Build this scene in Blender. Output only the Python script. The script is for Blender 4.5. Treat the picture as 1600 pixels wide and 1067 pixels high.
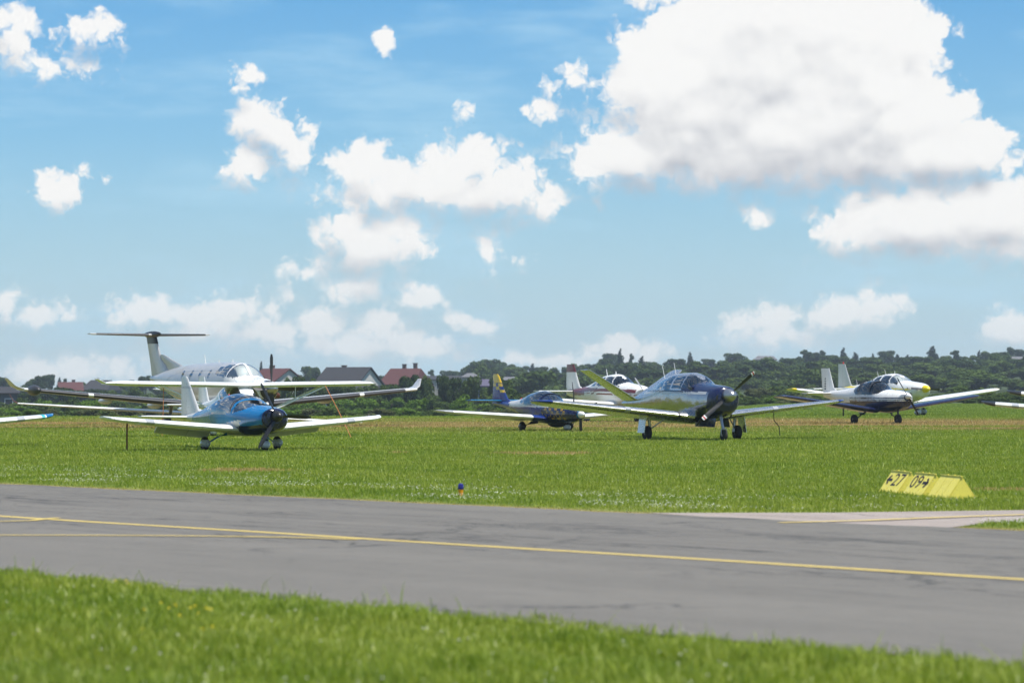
import bpy, math, random
import numpy as np
from mathutils import Vector, Matrix
random.seed(7); RNG = np.random.default_rng(7)
scene = bpy.context.scene
for _o in list(bpy.data.objects): bpy.data.objects.remove(_o)
C = scene.collection
R = math.radians

# ------------------------------------------------------------------ camera
CAM_H, FPX, YH = 1.48, 4444.4, 608.0          # eye height, focal length and horizon row of a 1600 px wide frame
cam_d = bpy.data.cameras.new('camera'); cam = bpy.data.objects.new('camera', cam_d); C.objects.link(cam)
cam.location = (0, 0, CAM_H); cam.rotation_euler = (R(90) + math.atan((YH - 533.5) / FPX), 0, 0)
cam_d.sensor_width = 36; cam_d.lens = 100; cam_d.clip_start = 0.5; cam_d.clip_end = 6000
cam_d.dof.use_dof = True; cam_d.dof.focus_distance = 82; cam_d.dof.aperture_fstop = 2.9
scene.camera = cam

def gx(px, D): return (px - 800) / FPX * D                  # lateral metres of an image column at distance D
def gd(py): return CAM_H * FPX / (py - YH)                  # distance of flat ground seen in an image row
def gp(px, py): D = gd(py); return (gx(px, D), D)

# ------------------------------------------------------------------ sun, sky, exposure
SUN = Vector((0.25, -0.22, 0.94)).normalized()
EL, AZ = math.asin(SUN.z), math.atan2(SUN.x, SUN.y)
sl = bpy.data.lights.new('sun', 'SUN'); so = bpy.data.objects.new('sun', sl); C.objects.link(so)
sl.energy = 5.0; sl.angle = R(0.53); sl.color = (1, 0.955, 0.88)
so.rotation_euler = SUN.to_track_quat('Z', 'Y').to_euler(); so.location = (0, 0, 60)
scene.view_settings.view_transform = 'Standard'; scene.view_settings.look = 'None'
EXPO = 0.35; scene.view_settings.exposure = EXPO; scene.view_settings.gamma = 1
scene.cycles.use_denoising = True; scene.cycles.max_bounces = 8; scene.cycles.transparent_max_bounces = 12
scene.cycles.caustics_reflective = False; scene.cycles.caustics_refractive = False
scene.cycles.use_adaptive_sampling = True; scene.cycles.adaptive_threshold = 0.02; scene.cycles.adaptive_min_samples = 8
scene.cycles.volume_bounces = 0; scene.cycles.sample_clamp_indirect = 6

class NT:
    """small helper to write node trees"""
    def __init__(s, t): s.t = t; s.n = t.nodes; s.l = t.links
    def node(s, ty, **k):
        n = s.n.new(ty)
        for a, b in k.items(): setattr(n, a, b)
        return n
    def put(s, sock, v):
        if isinstance(v, bpy.types.NodeSocket): s.l.new(v, sock)
        elif v is not None:
            if sock.type == 'RGBA' and len(v) == 3: v = (*v, 1)
            sock.default_value = v
    def math(s, op, a, b=None, c=None, clamp=False):
        n = s.node('ShaderNodeMath', operation=op, use_clamp=clamp)
        for i, v in enumerate((a, b, c)): s.put(n.inputs[i], v)
        return n.outputs[0]
    def vec(s, op, a, b=None, c=None, out=0):
        n = s.node('ShaderNodeVectorMath', operation=op)
        for i, v in enumerate((a, b, c)):
            if v is not None: s.put(n.inputs[i], v)
        return n.outputs[out]
    def mix(s, f, a, b, mode='MIX'):
        n = s.node('ShaderNodeMix', data_type='RGBA', blend_type=mode)
        s.put(n.inputs[0], f); s.put(n.inputs[6], a); s.put(n.inputs[7], b); return n.outputs[2]
    def noise(s, v, scale, detail=4, rough=0.55, out=0, dim='3D', dist=0):
        n = s.node('ShaderNodeTexNoise', noise_dimensions=dim)
        if v is not None: s.put(n.inputs['Vector'], v)
        n.inputs['Scale'].default_value = scale; n.inputs['Detail'].default_value = detail
        n.inputs['Roughness'].default_value = rough; n.inputs['Distortion'].default_value = dist
        return n.outputs[out]
    def ramp(s, v, stops, interp='LINEAR'):
        n = s.node('ShaderNodeValToRGB'); s.put(n.inputs[0], v); r = n.color_ramp; r.interpolation = interp
        while len(r.elements) < len(stops): r.elements.new(0.5)
        for e, (p, c) in zip(r.elements, stops):
            e.position = p; e.color = c if len(c) == 4 else (*c, 1)
        return n.outputs[0]
    def smooth(s, v, a, b, lo=0., hi=1.):
        n = s.node('ShaderNodeMapRange', interpolation_type='SMOOTHSTEP'); s.put(n.inputs[0], v)
        for i, x in zip((1, 2, 3, 4), (a, b, lo, hi)): s.put(n.inputs[i], x)
        return n.outputs[0]

# clouds: centre and half size in 1600 px image units, turned into directions of the sky below
CLOUDS = [  # big cumulus on the right
 (1230,195,235,85),(1080,215,110,60),(1360,225,150,60),
 (1235,70,215,130),(1110,140,150,105),(1310,140,150,110),(1010,125,55,75),(985,75,28,32),(1075,45,48,45),(1425,60,45,70),(1440,110,28,35),
 (990,240,85,42),(930,265,50,25),(1220,245,280,48),(1450,235,110,55),(1475,180,55,30),(1535,240,50,48),(1380,190,140,70),(1210,-10,190,40),
 (1440,345,120,50),(1560,335,120,58),(1345,365,70,30),(1580,270,20,28),(1325,315,20,22),(1570,385,90,22),
 # middle
 (690,292,140,34),(800,296,60,34),(640,280,60,30),
 (570,262,48,36),(600,295,75,25),(705,262,55,38),(745,245,42,30),(790,285,62,36),(835,312,38,22),(720,305,120,24),(545,318,24,12),
 (385,255,36,26),(405,190,40,32),(460,235,26,34),(388,127,16,15),(430,205,45,30),
 (535,360,42,32),(580,385,68,34),(640,372,20,26),(615,360,28,22),(570,412,48,14),
 (560,450,48,17),(478,425,36,14),(662,462,30,16),(452,467,18,9),
 (90,302,46,26),(106,282,24,18),(22,62,30,36),(62,102,46,17),(8,35,30,25),(140,52,33,20),(145,112,19,10),
 (605,70,18,18),(898,132,30,22),(858,176,28,16),(724,179,12,12),(766,402,18,24),(796,402,16,7),(1180,340,14,13),
 # low row
 (300,492,112,20),(365,482,46,22),(230,488,44,17),(500,505,44,22),(590,512,46,24),(640,540,66,20),(560,540,110,18),(400,520,130,14),
 (737,508,31,17),(1185,502,48,22),(1205,528,60,16),(1320,490,78,22),(1368,478,42,20),(1580,512,40,26),(975,548,54,18),
 (12,474,22,20),(66,492,36,16),(85,580,100,16),(150,568,50,10),(840,562,60,8)]

world = bpy.data.worlds.new('World'); scene.world = world; world.use_nodes = True
W = NT(world.node_tree); W.n.clear()
SKY_STRENGTH = 0.10; SS = SKY_STRENGTH * 2 ** EXPO                                       # SS: display value -> sky radiance
SKY_TINT = tuple(c * 0.80 for c in (0.36, 0.90, 1.24)); HZ_COL = (0.57, 0.70, 0.78)
HZ_RAMP = [(0, (0.92,)*3), (0.22, (0.72,)*3), (0.55, (0.32,)*3), (1, (0.04,)*3)]
def puff_group(clouds):
    """signed 'inside' distance of a set of elliptical puffs"""
    g = bpy.data.node_groups.new('cloud_puffs', 'ShaderNodeTree')
    g.interface.new_socket('P', in_out='INPUT', socket_type='NodeSocketVector'); g.interface.new_socket('Far', in_out='INPUT', socket_type='NodeSocketFloat'); g.interface.new_socket('F', in_out='OUTPUT', socket_type='NodeSocketFloat')
    G = NT(g); gi = G.node('NodeGroupInput'); acc = gi.outputs[1]
    for (cx, cy, rx, ry) in clouds:
        u = math.atan((cx - 800) / FPX) * 100; v = math.atan((YH - cy) / FPX) * 100; a, b = rx / 40., ry / 40.; m = min(a, b)
        q = G.vec('MULTIPLY_ADD', gi.outputs[0], (1 / a, 1 / b, 0), (-u / a, -v / b, 0))
        acc = G.math('SMOOTH_MAX', acc, G.math('MULTIPLY_ADD', G.vec('LENGTH', q, out=1), -m, m), 0.30)
    G.put(G.node('NodeGroupOutput').inputs[0], acc); return g
tc = W.node('ShaderNodeTexCoord').outputs['Generated']
nish = W.node('ShaderNodeTexSky', sky_type='NISHITA', sun_disc=False, sun_elevation=EL, sun_rotation=AZ)
nish.altitude = 200; nish.air_density = 1.0; nish.dust_density = 0.3; nish.ozone_density = 3.0
_g = W.node('ShaderNodeSeparateXYZ'); W.put(_g.inputs[0], tc)
_az = W.math('ARCTAN2', _g.outputs[0], _g.outputs[1]); eln = W.math('ARCSINE', _g.outputs[2])
cb = W.node('ShaderNodeCombineXYZ'); u_ = W.math('MULTIPLY', _az, 100.); v_ = W.math('MULTIPLY', eln, 100.)
W.put(cb.inputs[0], u_); W.put(cb.inputs[1], v_); P = cb.outputs[0]                          # 1 unit = 0.01 rad = 44.4 px
def far_field():                                                                            # beyond the frame the same broken cumulus goes on
    n1 = W.noise(W.vec('MULTIPLY', P, (1, 1.9, 1)), 0.085, 3, 0.5, dim='2D')
    off_ = W.math('MAXIMUM', W.smooth(W.math('ABSOLUTE', u_), 18.5, 21.5), W.smooth(v_, 14.2, 17.))
    return W.math('ADD', W.math('MULTIPLY', W.math('SUBTRACT', n1, 0.60), 14.), W.math('MULTIPLY_ADD', off_, 6., -6.))
def billow(p):                                                                              # cauliflower lumps
    w = W.vec('MULTIPLY_ADD', W.vec('SUBTRACT', W.noise(p, 1.7, 2, 0.55, out=1, dim='2D'), (0.5, 0.5, 0.5)), (0.6, 0.6, 0), p)
    n = W.node('ShaderNodeTexVoronoi', feature='F1', voronoi_dimensions='2D'); W.put(n.inputs['Vector'], w)
    n.inputs['Scale'].default_value = 0.95; n.inputs['Detail'].default_value = 2; n.inputs['Roughness'].default_value = 0.55; n.inputs['Lacunarity'].default_value = 2.4
    return W.math('ADD', W.math('MULTIPLY_ADD', n.outputs[0], -0.72, 0.55), W.math('MULTIPLY_ADD', W.noise(p, 1.8, 5, 0.52, dim='2D'), 0.38, -0.19))
FAR = far_field(); UP = (0.15, 1.0, 0)
warp = W.vec('MULTIPLY_ADD', W.vec('SUBTRACT', W.noise(P, 0.55, 2, 0.5, out=1, dim='2D'), (0.5, 0.5, 0.5)), (0.7, 0.45, 0), P)
warp_up = W.vec('ADD', warp, UP)
b0 = billow(P); nb = lambda p: W.noise(p, 0.85, 3, 0.45, dim='2D')
relief = W.math('ADD', W.math('MULTIPLY', W.math('SUBTRACT', nb(W.vec('ADD', P, (0.10, 0.42, 0))), nb(P)), 0.70), W.math('MULTIPLY', W.math('SUBTRACT', W.noise(P, 0.3, 1, 0.5, dim='2D'), 0.5), 0.45))
b0s = W.math('MULTIPLY', b0, W.smooth(v_, 0.5, 7, 0.6, 1.0))
veil = W.math('MULTIPLY', W.smooth(W.noise(W.vec('MULTIPLY', P, (0.11, 0.5, 1)), 1.0, 4, 0.6, dim='2D'), 0.42, 0.78), 0.45)
sky_c = W.mix(1.0, nish.outputs[0], SKY_TINT, 'MULTIPLY')
sky_c = W.mix(W.ramp(W.math('MULTIPLY', eln, 1 / 0.16, clamp=True), HZ_RAMP), sky_c, tuple(c / SS for c in HZ_COL))
sky_c = W.mix(veil, sky_c, tuple(c / SS for c in (0.50, 0.76, 0.93)))
fade = W.smooth(eln, 0.0, 0.06, 0.62, 0.97)
CW, CD = tuple(c / SS for c in (0.985, 0.975, 0.955)), tuple(c / SS for c in (0.47, 0.49, 0.545))
def sky_shader(clouds):
    if clouds:
        g = puff_group(clouds); e = []
        for p in (warp, warp_up): n = W.node('ShaderNodeGroup'); n.node_tree = g; W.put(n.inputs[0], p); W.put(n.inputs[1], FAR); e.append(n.outputs[0])
        f0 = W.math('ADD', b0s, e[0]); shade = W.math('MULTIPLY_ADD', W.math('SUBTRACT', W.math('MINIMUM', e[1], 1.7), W.math('MINIMUM', e[0], 1.7)), 0.80, relief)
    else: f0 = W.math('ADD', b0s, FAR); shade = relief
    shade = W.smooth(shade, -0.28, 1.15)                                                     # thicker cloud towards the sun = greyer
    soft = W.math('MULTIPLY_ADD', shade, 0.75, 0.24)
    alpha = W.math('MULTIPLY', W.smooth(f0, W.math('MULTIPLY', soft, -0.75), soft), fade)
    bg = W.node('ShaderNodeBackground'); W.put(bg.inputs[0], W.mix(alpha, sky_c, W.mix(shade, CW, CD))); bg.inputs[1].default_value = SKY_STRENGTH
    return bg.outputs[0]
def switch(f, a, b):
    n = W.node('ShaderNodeMixShader'); W.put(n.inputs[0], f); W.l.new(a, n.inputs[1]); W.l.new(b, n.inputs[2]); return n.outputs[0]
cuts = [-200, 200, 400, 560, 690, 860, 1040, 1230, 1420, 1800]; sky_cl = None                 # sectors only keep each ray's node count small
for c0, c1 in zip(cuts, cuts[1:]):
    s_ = sky_shader([c for c in CLOUDS if c[0] + c[2] + 70 > c0 and c[0] - c[2] - 70 < c1])
    sky_cl = s_ if sky_cl is None else switch(W.math('GREATER_THAN', _az, math.atan((c0 - 800) / FPX)), sky_cl, s_)
inwin = W.math('MULTIPLY', W.math('LESS_THAN', W.math('ABSOLUTE', _az), 0.225), W.math('MULTIPLY', W.math('GREATER_THAN', _g.outputs[2], -0.01), W.math('LESS_THAN', _g.outputs[2], 0.19)))
w_out = W.node('ShaderNodeOutputWorld'); W.l.new(switch(inwin, sky_shader([]), sky_cl), w_out.inputs[0])
world.cycles.sampling_method = 'NONE'

# ------------------------------------------------------------------ materials
MAT = {}
def mat(name):
    m = bpy.data.materials.new(name); m.use_nodes = True; t = NT(m.node_tree); MAT[name] = m
    b = t.n['Principled BSDF']; return m, t, b
SEAMS = {'white', 'offwhite', 'polished', 'brushed', 'silver_paint', 'navy', 'royal', 'blue'}
def paint(name, col, rough=0.3, metal=0.0, coat=0.4, var=0.06, bump=0.0, bscale=6):
    m, t, b = mat(name); co = t.node('ShaderNodeTexCoord').outputs['Object']
    n = t.noise(co, 2.3, 5, 0.6)
    c2 = tuple(max(0, c * (1 - 2.2 * var) - 0.004) for c in col)
    dirt = t.noise(t.vec('MULTIPLY', co, (1, 1, 4)), 7, 6, 0.7)
    f = t.math('MULTIPLY', t.smooth(n, 0.35, 0.75), t.smooth(dirt, 0.3, 0.75))
    base = t.mix(f, col, c2)
    if name in SEAMS:                                             # skin joints and rivet rows, a centimetre wide
        sx = t.node('ShaderNodeSeparateXYZ'); t.put(sx.inputs[0], co); ln = None
        for k_, per in ((0, 0.62), (1, 0.71)):
            q_ = t.math('ABSOLUTE', t.math('SUBTRACT', t.math('FRACT', t.math('MULTIPLY_ADD', sx.outputs[k_], 1 / per, 100.37)), 0.5)); q_ = t.smooth(q_, 0.017, 0.006)
            ln = q_ if ln is None else t.math('MAXIMUM', ln, q_)
        base = t.mix(t.math('MULTIPLY', ln, 0.16 if name in ('brushed', 'polished') else 0.36), base, tuple(x * 0.18 for x in col))
    t.put(b.inputs['Base Color'], base)
    t.put(b.inputs['Roughness'], t.smooth(dirt, 0.2, 0.9, rough * 0.8, min(1, rough * 1.35)))
    b.inputs['Metallic'].default_value = metal; b.inputs['Coat Weight'].default_value = coat; b.inputs['Coat Roughness'].default_value = 0.08
    if bump:
        bn = t.node('ShaderNodeBump'); bn.inputs['Strength'].default_value = bump; bn.inputs['Distance'].default_value = 0.02
        t.put(bn.inputs['Height'], t.noise(co, bscale, 3, 0.5)); t.l.new(bn.outputs[0], b.inputs['Normal'])
    return m
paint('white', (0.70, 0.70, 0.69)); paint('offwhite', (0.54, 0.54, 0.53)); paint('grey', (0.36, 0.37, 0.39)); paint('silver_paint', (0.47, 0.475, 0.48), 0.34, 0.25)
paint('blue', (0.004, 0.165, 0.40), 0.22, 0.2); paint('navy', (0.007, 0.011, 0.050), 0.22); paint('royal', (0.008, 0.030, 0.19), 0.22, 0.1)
paint('yellow_shaded', (0.30, 0.17, 0.01), 0.4); paint('yellow', (0.75, 0.47, 0.015), 0.3); paint('maroon', (0.15, 0.022, 0.025), 0.3); paint('teal', (0.03, 0.38, 0.42), 0.3)
paint('black', (0.012, 0.012, 0.013), 0.4, coat=0.1); paint('boot', (0.035, 0.034, 0.037), 0.42, coat=0.15, var=0.1); paint('red', (0.50, 0.02, 0.02), 0.35)
paint('orange', (0.46, 0.17, 0.06), 0.7, coat=0); paint('marker_orange', (0.85, 0.34, 0.01), 0.5, coat=0); paint('strap_brown', (0.13, 0.035, 0.02), 0.8, coat=0)
paint('rubber', (0.018, 0.018, 0.018), 0.85, coat=0, var=0.2); paint('steel', (0.42, 0.42, 0.43), 0.32, 0.9, coat=0)
paint('polished', (0.42, 0.43, 0.445), 0.17, 1.0, coat=0, var=0.12, bump=0.8, bscale=4.5); paint('brushed', (0.58, 0.59, 0.61), 0.26, 0.9, coat=0.1, var=0.05, bump=0.04)
paint('seat', (0.06, 0.055, 0.05), 0.8, coat=0); paint('seat_grey', (0.20, 0.20, 0.21), 0.8, coat=0); paint('sun_shade', (0.82, 0.83, 0.84), 0.5, 0.2); paint('headlight', (0.75, 0.75, 0.7), 0.1)
paint('sign_yellow', (0.82, 0.70, 0.12), 0.55, coat=0.05, var=0.07); paint('sign_black', (0.022, 0.014, 0.022), 0.6, coat=0)
paint('lamp_blue', (0.012, 0.012, 0.16), 0.25); paint('yellow_spinner', (0.78, 0.60, 0.0), 0.35)
def glass(name, tint, boost=1.0):
    m, t, b = mat(name); t.n.remove(b); out = t.n['Material Output']
    tr = t.node('ShaderNodeBsdfTransparent'); tr.inputs[0].default_value = (*tint, 1)
    gl = t.node('ShaderNodeBsdfGlossy'); gl.inputs['Roughness'].default_value = 0.03
    fr = t.node('ShaderNodeFresnel'); fr.inputs[0].default_value = 1.5
    mx = t.node('ShaderNodeMixShader'); t.put(mx.inputs[0], t.math('MULTIPLY_ADD', fr.outputs[0], boost, 0.05, clamp=True))
    t.l.new(tr.outputs[0], mx.inputs[1]); t.l.new(gl.outputs[0], mx.inputs[2]); t.l.new(mx.outputs[0], out.inputs[0]); return m
glass('glass', (0.80, 0.85, 0.85), 2.4); glass('glass_green', (0.55, 0.68, 0.66), 2.2); glass('glass_smoke', (0.30, 0.29, 0.26), 1.6)

def make_ground_colour():
    """shared colour of turf: sheet and blades read the same world-space pattern"""
    g = bpy.data.node_groups.new('turf_colour', 'ShaderNodeTree')
    g.interface.new_socket('Color', in_out='OUTPUT', socket_type='NodeSocketColor')
    g.interface.new_socket('Dry', in_out='OUTPUT', socket_type='NodeSocketFloat')
    G = NT(g); go = G.node('NodeGroupOutput'); pos = G.node('ShaderNodeNewGeometry').outputs['Position']
    s = G.node('ShaderNodeSeparateXYZ'); G.put(s.inputs[0], pos); X, Y = s.outputs[0], s.outputs[1]
    big = G.noise(G.vec('MULTIPLY', pos, (0.10, 0.22, 0)), 1, 4, 0.6); mid = G.noise(G.vec('MULTIPLY', pos, (0.7, 0.9, 0)), 1, 4, 0.6)
    fine = G.noise(pos, 6, 3, 0.6)
    grn = G.mix(G.smooth(mid, 0.3, 0.7), (0.300, 0.365, 0.030), (0.165, 0.240, 0.016))
    grn = G.mix(G.smooth(big, 0.35, 0.7), grn, (0.345, 0.375, 0.045))
    grn = G.mix(G.smooth(fine, 0.45, 0.75, 0, 0.35), grn, (0.42, 0.47, 0.075))
    pt = G.noise(pos, 2.4, 3, 0.55); grn = G.mix(G.smooth(pt, 0.50, 0.30, 0, 0.65), grn, (0.115, 0.190, 0.014)); grn = G.mix(G.smooth(pt, 0.54, 0.74, 0, 0.6), grn, (0.44, 0.46, 0.095))
    # dry straw band at the far edge of the mown field, patchy and stretched sideways
    st = G.noise(G.vec('MULTIPLY', pos, (0.035, 0.11, 0)), 1, 5, 0.62)
    yy = G.math('ADD', Y, G.math('MULTIPLY', G.math('SUBTRACT', big, 0.5), 26.))
    band = G.math('MULTIPLY', G.smooth(yy, 96, 108), G.smooth(yy, 150, 130))
    dry = G.math('MULTIPLY', band, G.smooth(st, 0.36, 0.56))
    pat = None
    for (px, py, rx, ry) in ((0.73, 65.2, 1.45, 1.3), (-4.95, 51.7, 0.95, 1.1), (7.3, 41.7, 0.65, 0.5), (4.6, 30.4, 0.5, 0.3), (-2.6, 66, 0.3, 0.6)):
        d = G.vec('LENGTH', G.vec('MULTIPLY_ADD', pos, (1 / rx, 1 / ry, 0), (-px / rx, -py / ry, 0)), out=1)
        d = G.math('ADD', d, G.math('MULTIPLY', G.math('SUBTRACT', mid, 0.5), 1.3)); q = G.smooth(d, 1.1, 0.6)
        pat = q if pat is None else G.math('MAXIMUM', pat, q)
    # sun-scorched fringe beside the asphalt (distance from the taxiway edge along its normal)
    off = G.math('ADD', G.math('MULTIPLY', X, 0.742), G.math('MULTIPLY', Y, 0.670))
    off = G.math('ADD', off, G.math('MULTIPLY', G.math('SUBTRACT', mid, 0.5), 0.5))
    fr = G.math('MULTIPLY', G.smooth(off, 24.35, 23.85), 0.85)
    fr = G.math('MULTIPLY', fr, G.smooth(off, 20, 22))
    alld = G.math('MAXIMUM', G.math('MAXIMUM', G.math('MULTIPLY', dry, 0.95), G.math('MULTIPLY', pat, 0.85)), fr)
    c = G.mix(alld, grn, G.mix(G.smooth(fine, 0.35, 0.7), (0.60, 0.44, 0.18), (0.46, 0.29, 0.12)))
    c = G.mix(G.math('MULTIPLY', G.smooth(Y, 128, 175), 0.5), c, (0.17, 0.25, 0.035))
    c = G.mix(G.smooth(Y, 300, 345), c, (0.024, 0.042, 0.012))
    G.put(go.inputs[0], c); G.put(go.inputs[1], alld); return g
TURF = make_ground_colour()
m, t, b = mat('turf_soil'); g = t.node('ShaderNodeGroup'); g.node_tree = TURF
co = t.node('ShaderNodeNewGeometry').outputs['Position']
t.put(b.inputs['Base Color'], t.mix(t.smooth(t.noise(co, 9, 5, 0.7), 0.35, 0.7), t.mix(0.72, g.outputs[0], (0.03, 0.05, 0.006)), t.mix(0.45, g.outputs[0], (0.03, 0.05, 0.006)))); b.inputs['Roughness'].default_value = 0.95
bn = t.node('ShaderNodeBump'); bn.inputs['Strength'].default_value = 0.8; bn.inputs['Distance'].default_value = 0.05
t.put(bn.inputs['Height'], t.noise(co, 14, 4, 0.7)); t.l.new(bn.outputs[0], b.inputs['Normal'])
m, t, b = mat('grass_blade'); out = t.n['Material Output']; t.n.remove(b)
g = t.node('ShaderNodeGroup'); g.node_tree = TURF; at = t.node('ShaderNodeAttribute', attribute_name='rnd').outputs['Fac']
wet = t.math('SUBTRACT', 1.0, g.outputs[1]); col = t.mix(t.math('MULTIPLY', t.math('MULTIPLY', at, 0.45), wet), g.outputs[0], (0.42, 0.49, 0.11)); col = t.mix(t.math('MULTIPLY', t.smooth(at, 0.55, 0.0, 0, 0.40), wet), col, (0.10, 0.21, 0.012))
df = t.node('ShaderNodeBsdfDiffuse'); t.put(df.inputs[0], col); tl = t.node('ShaderNodeBsdfTranslucent'); t.put(tl.inputs[0], t.mix(t.math('MULTIPLY', wet, 0.3), col, (0.42, 0.58, 0.03)))
mx = t.node('ShaderNodeMixShader'); mx.inputs[0].default_value = 0.42; t.l.new(df.outputs[0], mx.inputs[1]); t.l.new(tl.outputs[0], mx.inputs[2])
gl = t.node('ShaderNodeBsdfGlossy'); gl.inputs['Roughness'].default_value = 0.45; m2 = t.node('ShaderNodeMixShader'); m2.inputs[0].default_value = 0.03
t.l.new(mx.outputs[0], m2.inputs[1]); t.l.new(gl.outputs[0], m2.inputs[2]); t.l.new(m2.outputs[0], out.inputs[0])

def asphalt(name, c0, c1, streak):
    m, t, b = mat(name); co = t.node('ShaderNodeNewGeometry').outputs['Position']
    r = t.node('ShaderNodeVectorRotate', rotation_type='Z_AXIS'); t.put(r.inputs['Vector'], co); r.inputs['Angle'].default_value = R(47.9); rp = r.outputs[0]  # x runs along the taxiway
    a = t.noise(t.vec('MULTIPLY', rp, (0.12, 0.7, 1)), 1, 5, 0.6); fine = t.noise(co, 55, 3, 0.7); mid = t.noise(co, 3, 5, 0.65)
    c = t.mix(t.smooth(a, 0.3, 0.7), c0, c1)
    c = t.mix(t.smooth(mid, 0.35, 0.8, 0, 0.30), c, tuple(x * 0.70 for x in c0))
    c = t.mix(t.smooth(fine, 0.35, 0.75, 0, 0.35), c, tuple(x * 1.35 for x in c1))
    sv = t.noise(t.vec('MULTIPLY', rp, (0.22, 4.0, 1)), 1, 5, 0.68, dist=0.3)                # tyre-rubber and sealing streaks along the line of travel
    sr = t.node('ShaderNodeSeparateXYZ'); t.put(sr.inputs[0], rp); half = t.smooth(sr.outputs[1], 14.5, 18.0, 0.22, 1.0)      # the far half is the older, more patched lane
    gate = t.smooth(t.noise(t.vec('MULTIPLY', rp, (0.16, 0.45, 1)), 1.3, 3, 0.5), 0.43, 0.60)
    c = t.mix(t.math('MULTIPLY', t.math('MULTIPLY', t.math('MULTIPLY', t.smooth(sv, 0.50, 0.66), gate), half), streak * 0.6), c, (0.045, 0.043, 0.044))
    vo = t.node('ShaderNodeTexVoronoi', feature='DISTANCE_TO_EDGE'); vo.inputs['Scale'].default_value = 0.33
    t.put(vo.inputs['Vector'], t.vec('ADD', t.vec('MULTIPLY', rp, (0.55, 1.0, 1)), t.vec('SCALE', t.noise(co, 1.1, 4, 0.6, out=1), None)))
    vo_in = [n for n in t.n if n.bl_idname == 'ShaderNodeVectorMath' and n.operation == 'SCALE'][0]; vo_in.inputs['Scale'].default_value = 0.8
    crack = t.math('MULTIPLY', t.smooth(vo.outputs['Distance'], 0.010, 0.003), t.smooth(t.noise(co, 0.25, 2, 0.5), 0.42, 0.6))
    c = t.mix(t.math('MULTIPLY', crack, 0.75), c, (0.03, 0.03, 0.03))
    for (sx_, sy_, w_, g0) in ((0.10, 0.85, 0.011, 0.40), (0.24, 1.9, 0.014, 0.47), (0.7, 0.5, 0.006, 0.52)):     # long meandering cracks, some of them sealed
        nn = t.noise(t.vec('ADD', t.vec('MULTIPLY', rp, (sx_, sy_, 1)), (g0 * 31, 0, 0)), 1, 5, 0.60); ck_ = t.smooth(t.math('ABSOLUTE', t.math('SUBTRACT', nn, 0.5)), w_, w_ * 0.35)
        ck_ = t.math('MULTIPLY', ck_, t.smooth(t.noise(t.vec('ADD', t.vec('MULTIPLY', rp, (0.2, 0.5, 1)), (g0 * 57, 3, 0)), 1, 3, 0.5), g0, g0 + 0.12)); c = t.mix(t.math('MULTIPLY', t.math('MULTIPLY', ck_, half), streak), c, (0.030, 0.029, 0.030))
    t.put(b.inputs['Base Color'], c); b.inputs['Roughness'].default_value = 0.8; b.inputs['Specular IOR Level'].default_value = 0.35
    bn = t.node('ShaderNodeBump'); bn.inputs['Strength'].default_value = 0.5; bn.inputs['Distance'].default_value = 0.01
    t.put(bn.inputs['Height'], fine); t.l.new(bn.outputs[0], b.inputs['Normal'])
asphalt('asphalt', (0.118, 0.110, 0.096), (0.144, 0.134, 0.117), 0.66); asphalt('concrete', (0.245, 0.208, 0.182), (0.295, 0.252, 0.225), 0.15)
m, t, b = mat('road_paint'); co = t.node('ShaderNodeNewGeometry').outputs['Position']
t.put(b.inputs['Base Color'], t.mix(t.smooth(t.noise(co, 11, 6, 0.75), 0.45, 0.75, 0, 0.55), (0.56, 0.42, 0.11), (0.26, 0.22, 0.14))); b.inputs['Roughness'].default_value = 0.7

def leafmat(name, a, bcol):
    m, t, b = mat(name); out = t.n['Material Output']; t.n.remove(b)
    oi = t.node('ShaderNodeObjectInfo'); co = t.node('ShaderNodeTexCoord').outputs['Object']
    at = t.node('ShaderNodeAttribute', attribute_name='rnd').outputs['Fac']
    c = t.mix(oi.outputs['Random'], a, bcol); c = t.mix(t.math('MULTIPLY', at, 0.55), c, tuple(x * 1.7 for x in bcol))
    c = t.mix(t.smooth(t.noise(co, 0.45, 3, 0.5), 0.4, 0.7, 0, 0.5), c, tuple(x * 0.55 for x in a))
    df = t.node('ShaderNodeBsdfDiffuse'); t.put(df.inputs[0], c); tl = t.node('ShaderNodeBsdfTranslucent'); t.put(tl.inputs[0], c)
    mx = t.node('ShaderNodeMixShader'); mx.inputs[0].default_value = 0.25; t.l.new(df.outputs[0], mx.inputs[1]); t.l.new(tl.outputs[0], mx.inputs[2]); t.l.new(mx.outputs[0], out.inputs[0])
leafmat('leaf_dark', (0.022, 0.042, 0.016), (0.050, 0.078, 0.024)); leafmat('leaf_mid', (0.038, 0.066, 0.020), (0.078, 0.115, 0.030))
leafmat('leaf_bright', (0.070, 0.130, 0.018), (0.100, 0.165, 0.026)); leafmat('leaf_conifer', (0.018, 0.034, 0.018), (0.026, 0.042, 0.022)); leafmat('leaf_olive', (0.080, 0.095, 0.040), (0.100, 0.115, 0.050))
paint('bark', (0.07, 0.05, 0.035), 0.9, coat=0, var=0.2)
for nm, c in dict(wall_white=(0.52, 0.51, 0.48), wall_cream=(0.34, 0.32, 0.28), wall_grey=(0.10, 0.105, 0.12), wall_blue=(0.045, 0.07, 0.17), wall_brown=(0.14, 0.09, 0.07), roof_red=(0.075, 0.020, 0.018), roof_dark=(0.024, 0.024, 0.028), roof_purple=(0.085, 0.075, 0.12), roof_grey=(0.13, 0.13, 0.14), frame_white=(0.6, 0.6, 0.6)).items():
    paint(nm, c, 0.8, coat=0, var=0.12)
m, t, b = mat('pane'); b.inputs['Base Color'].default_value = (0.03, 0.035, 0.045, 1); b.inputs['Roughness'].default_value = 0.12
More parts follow.
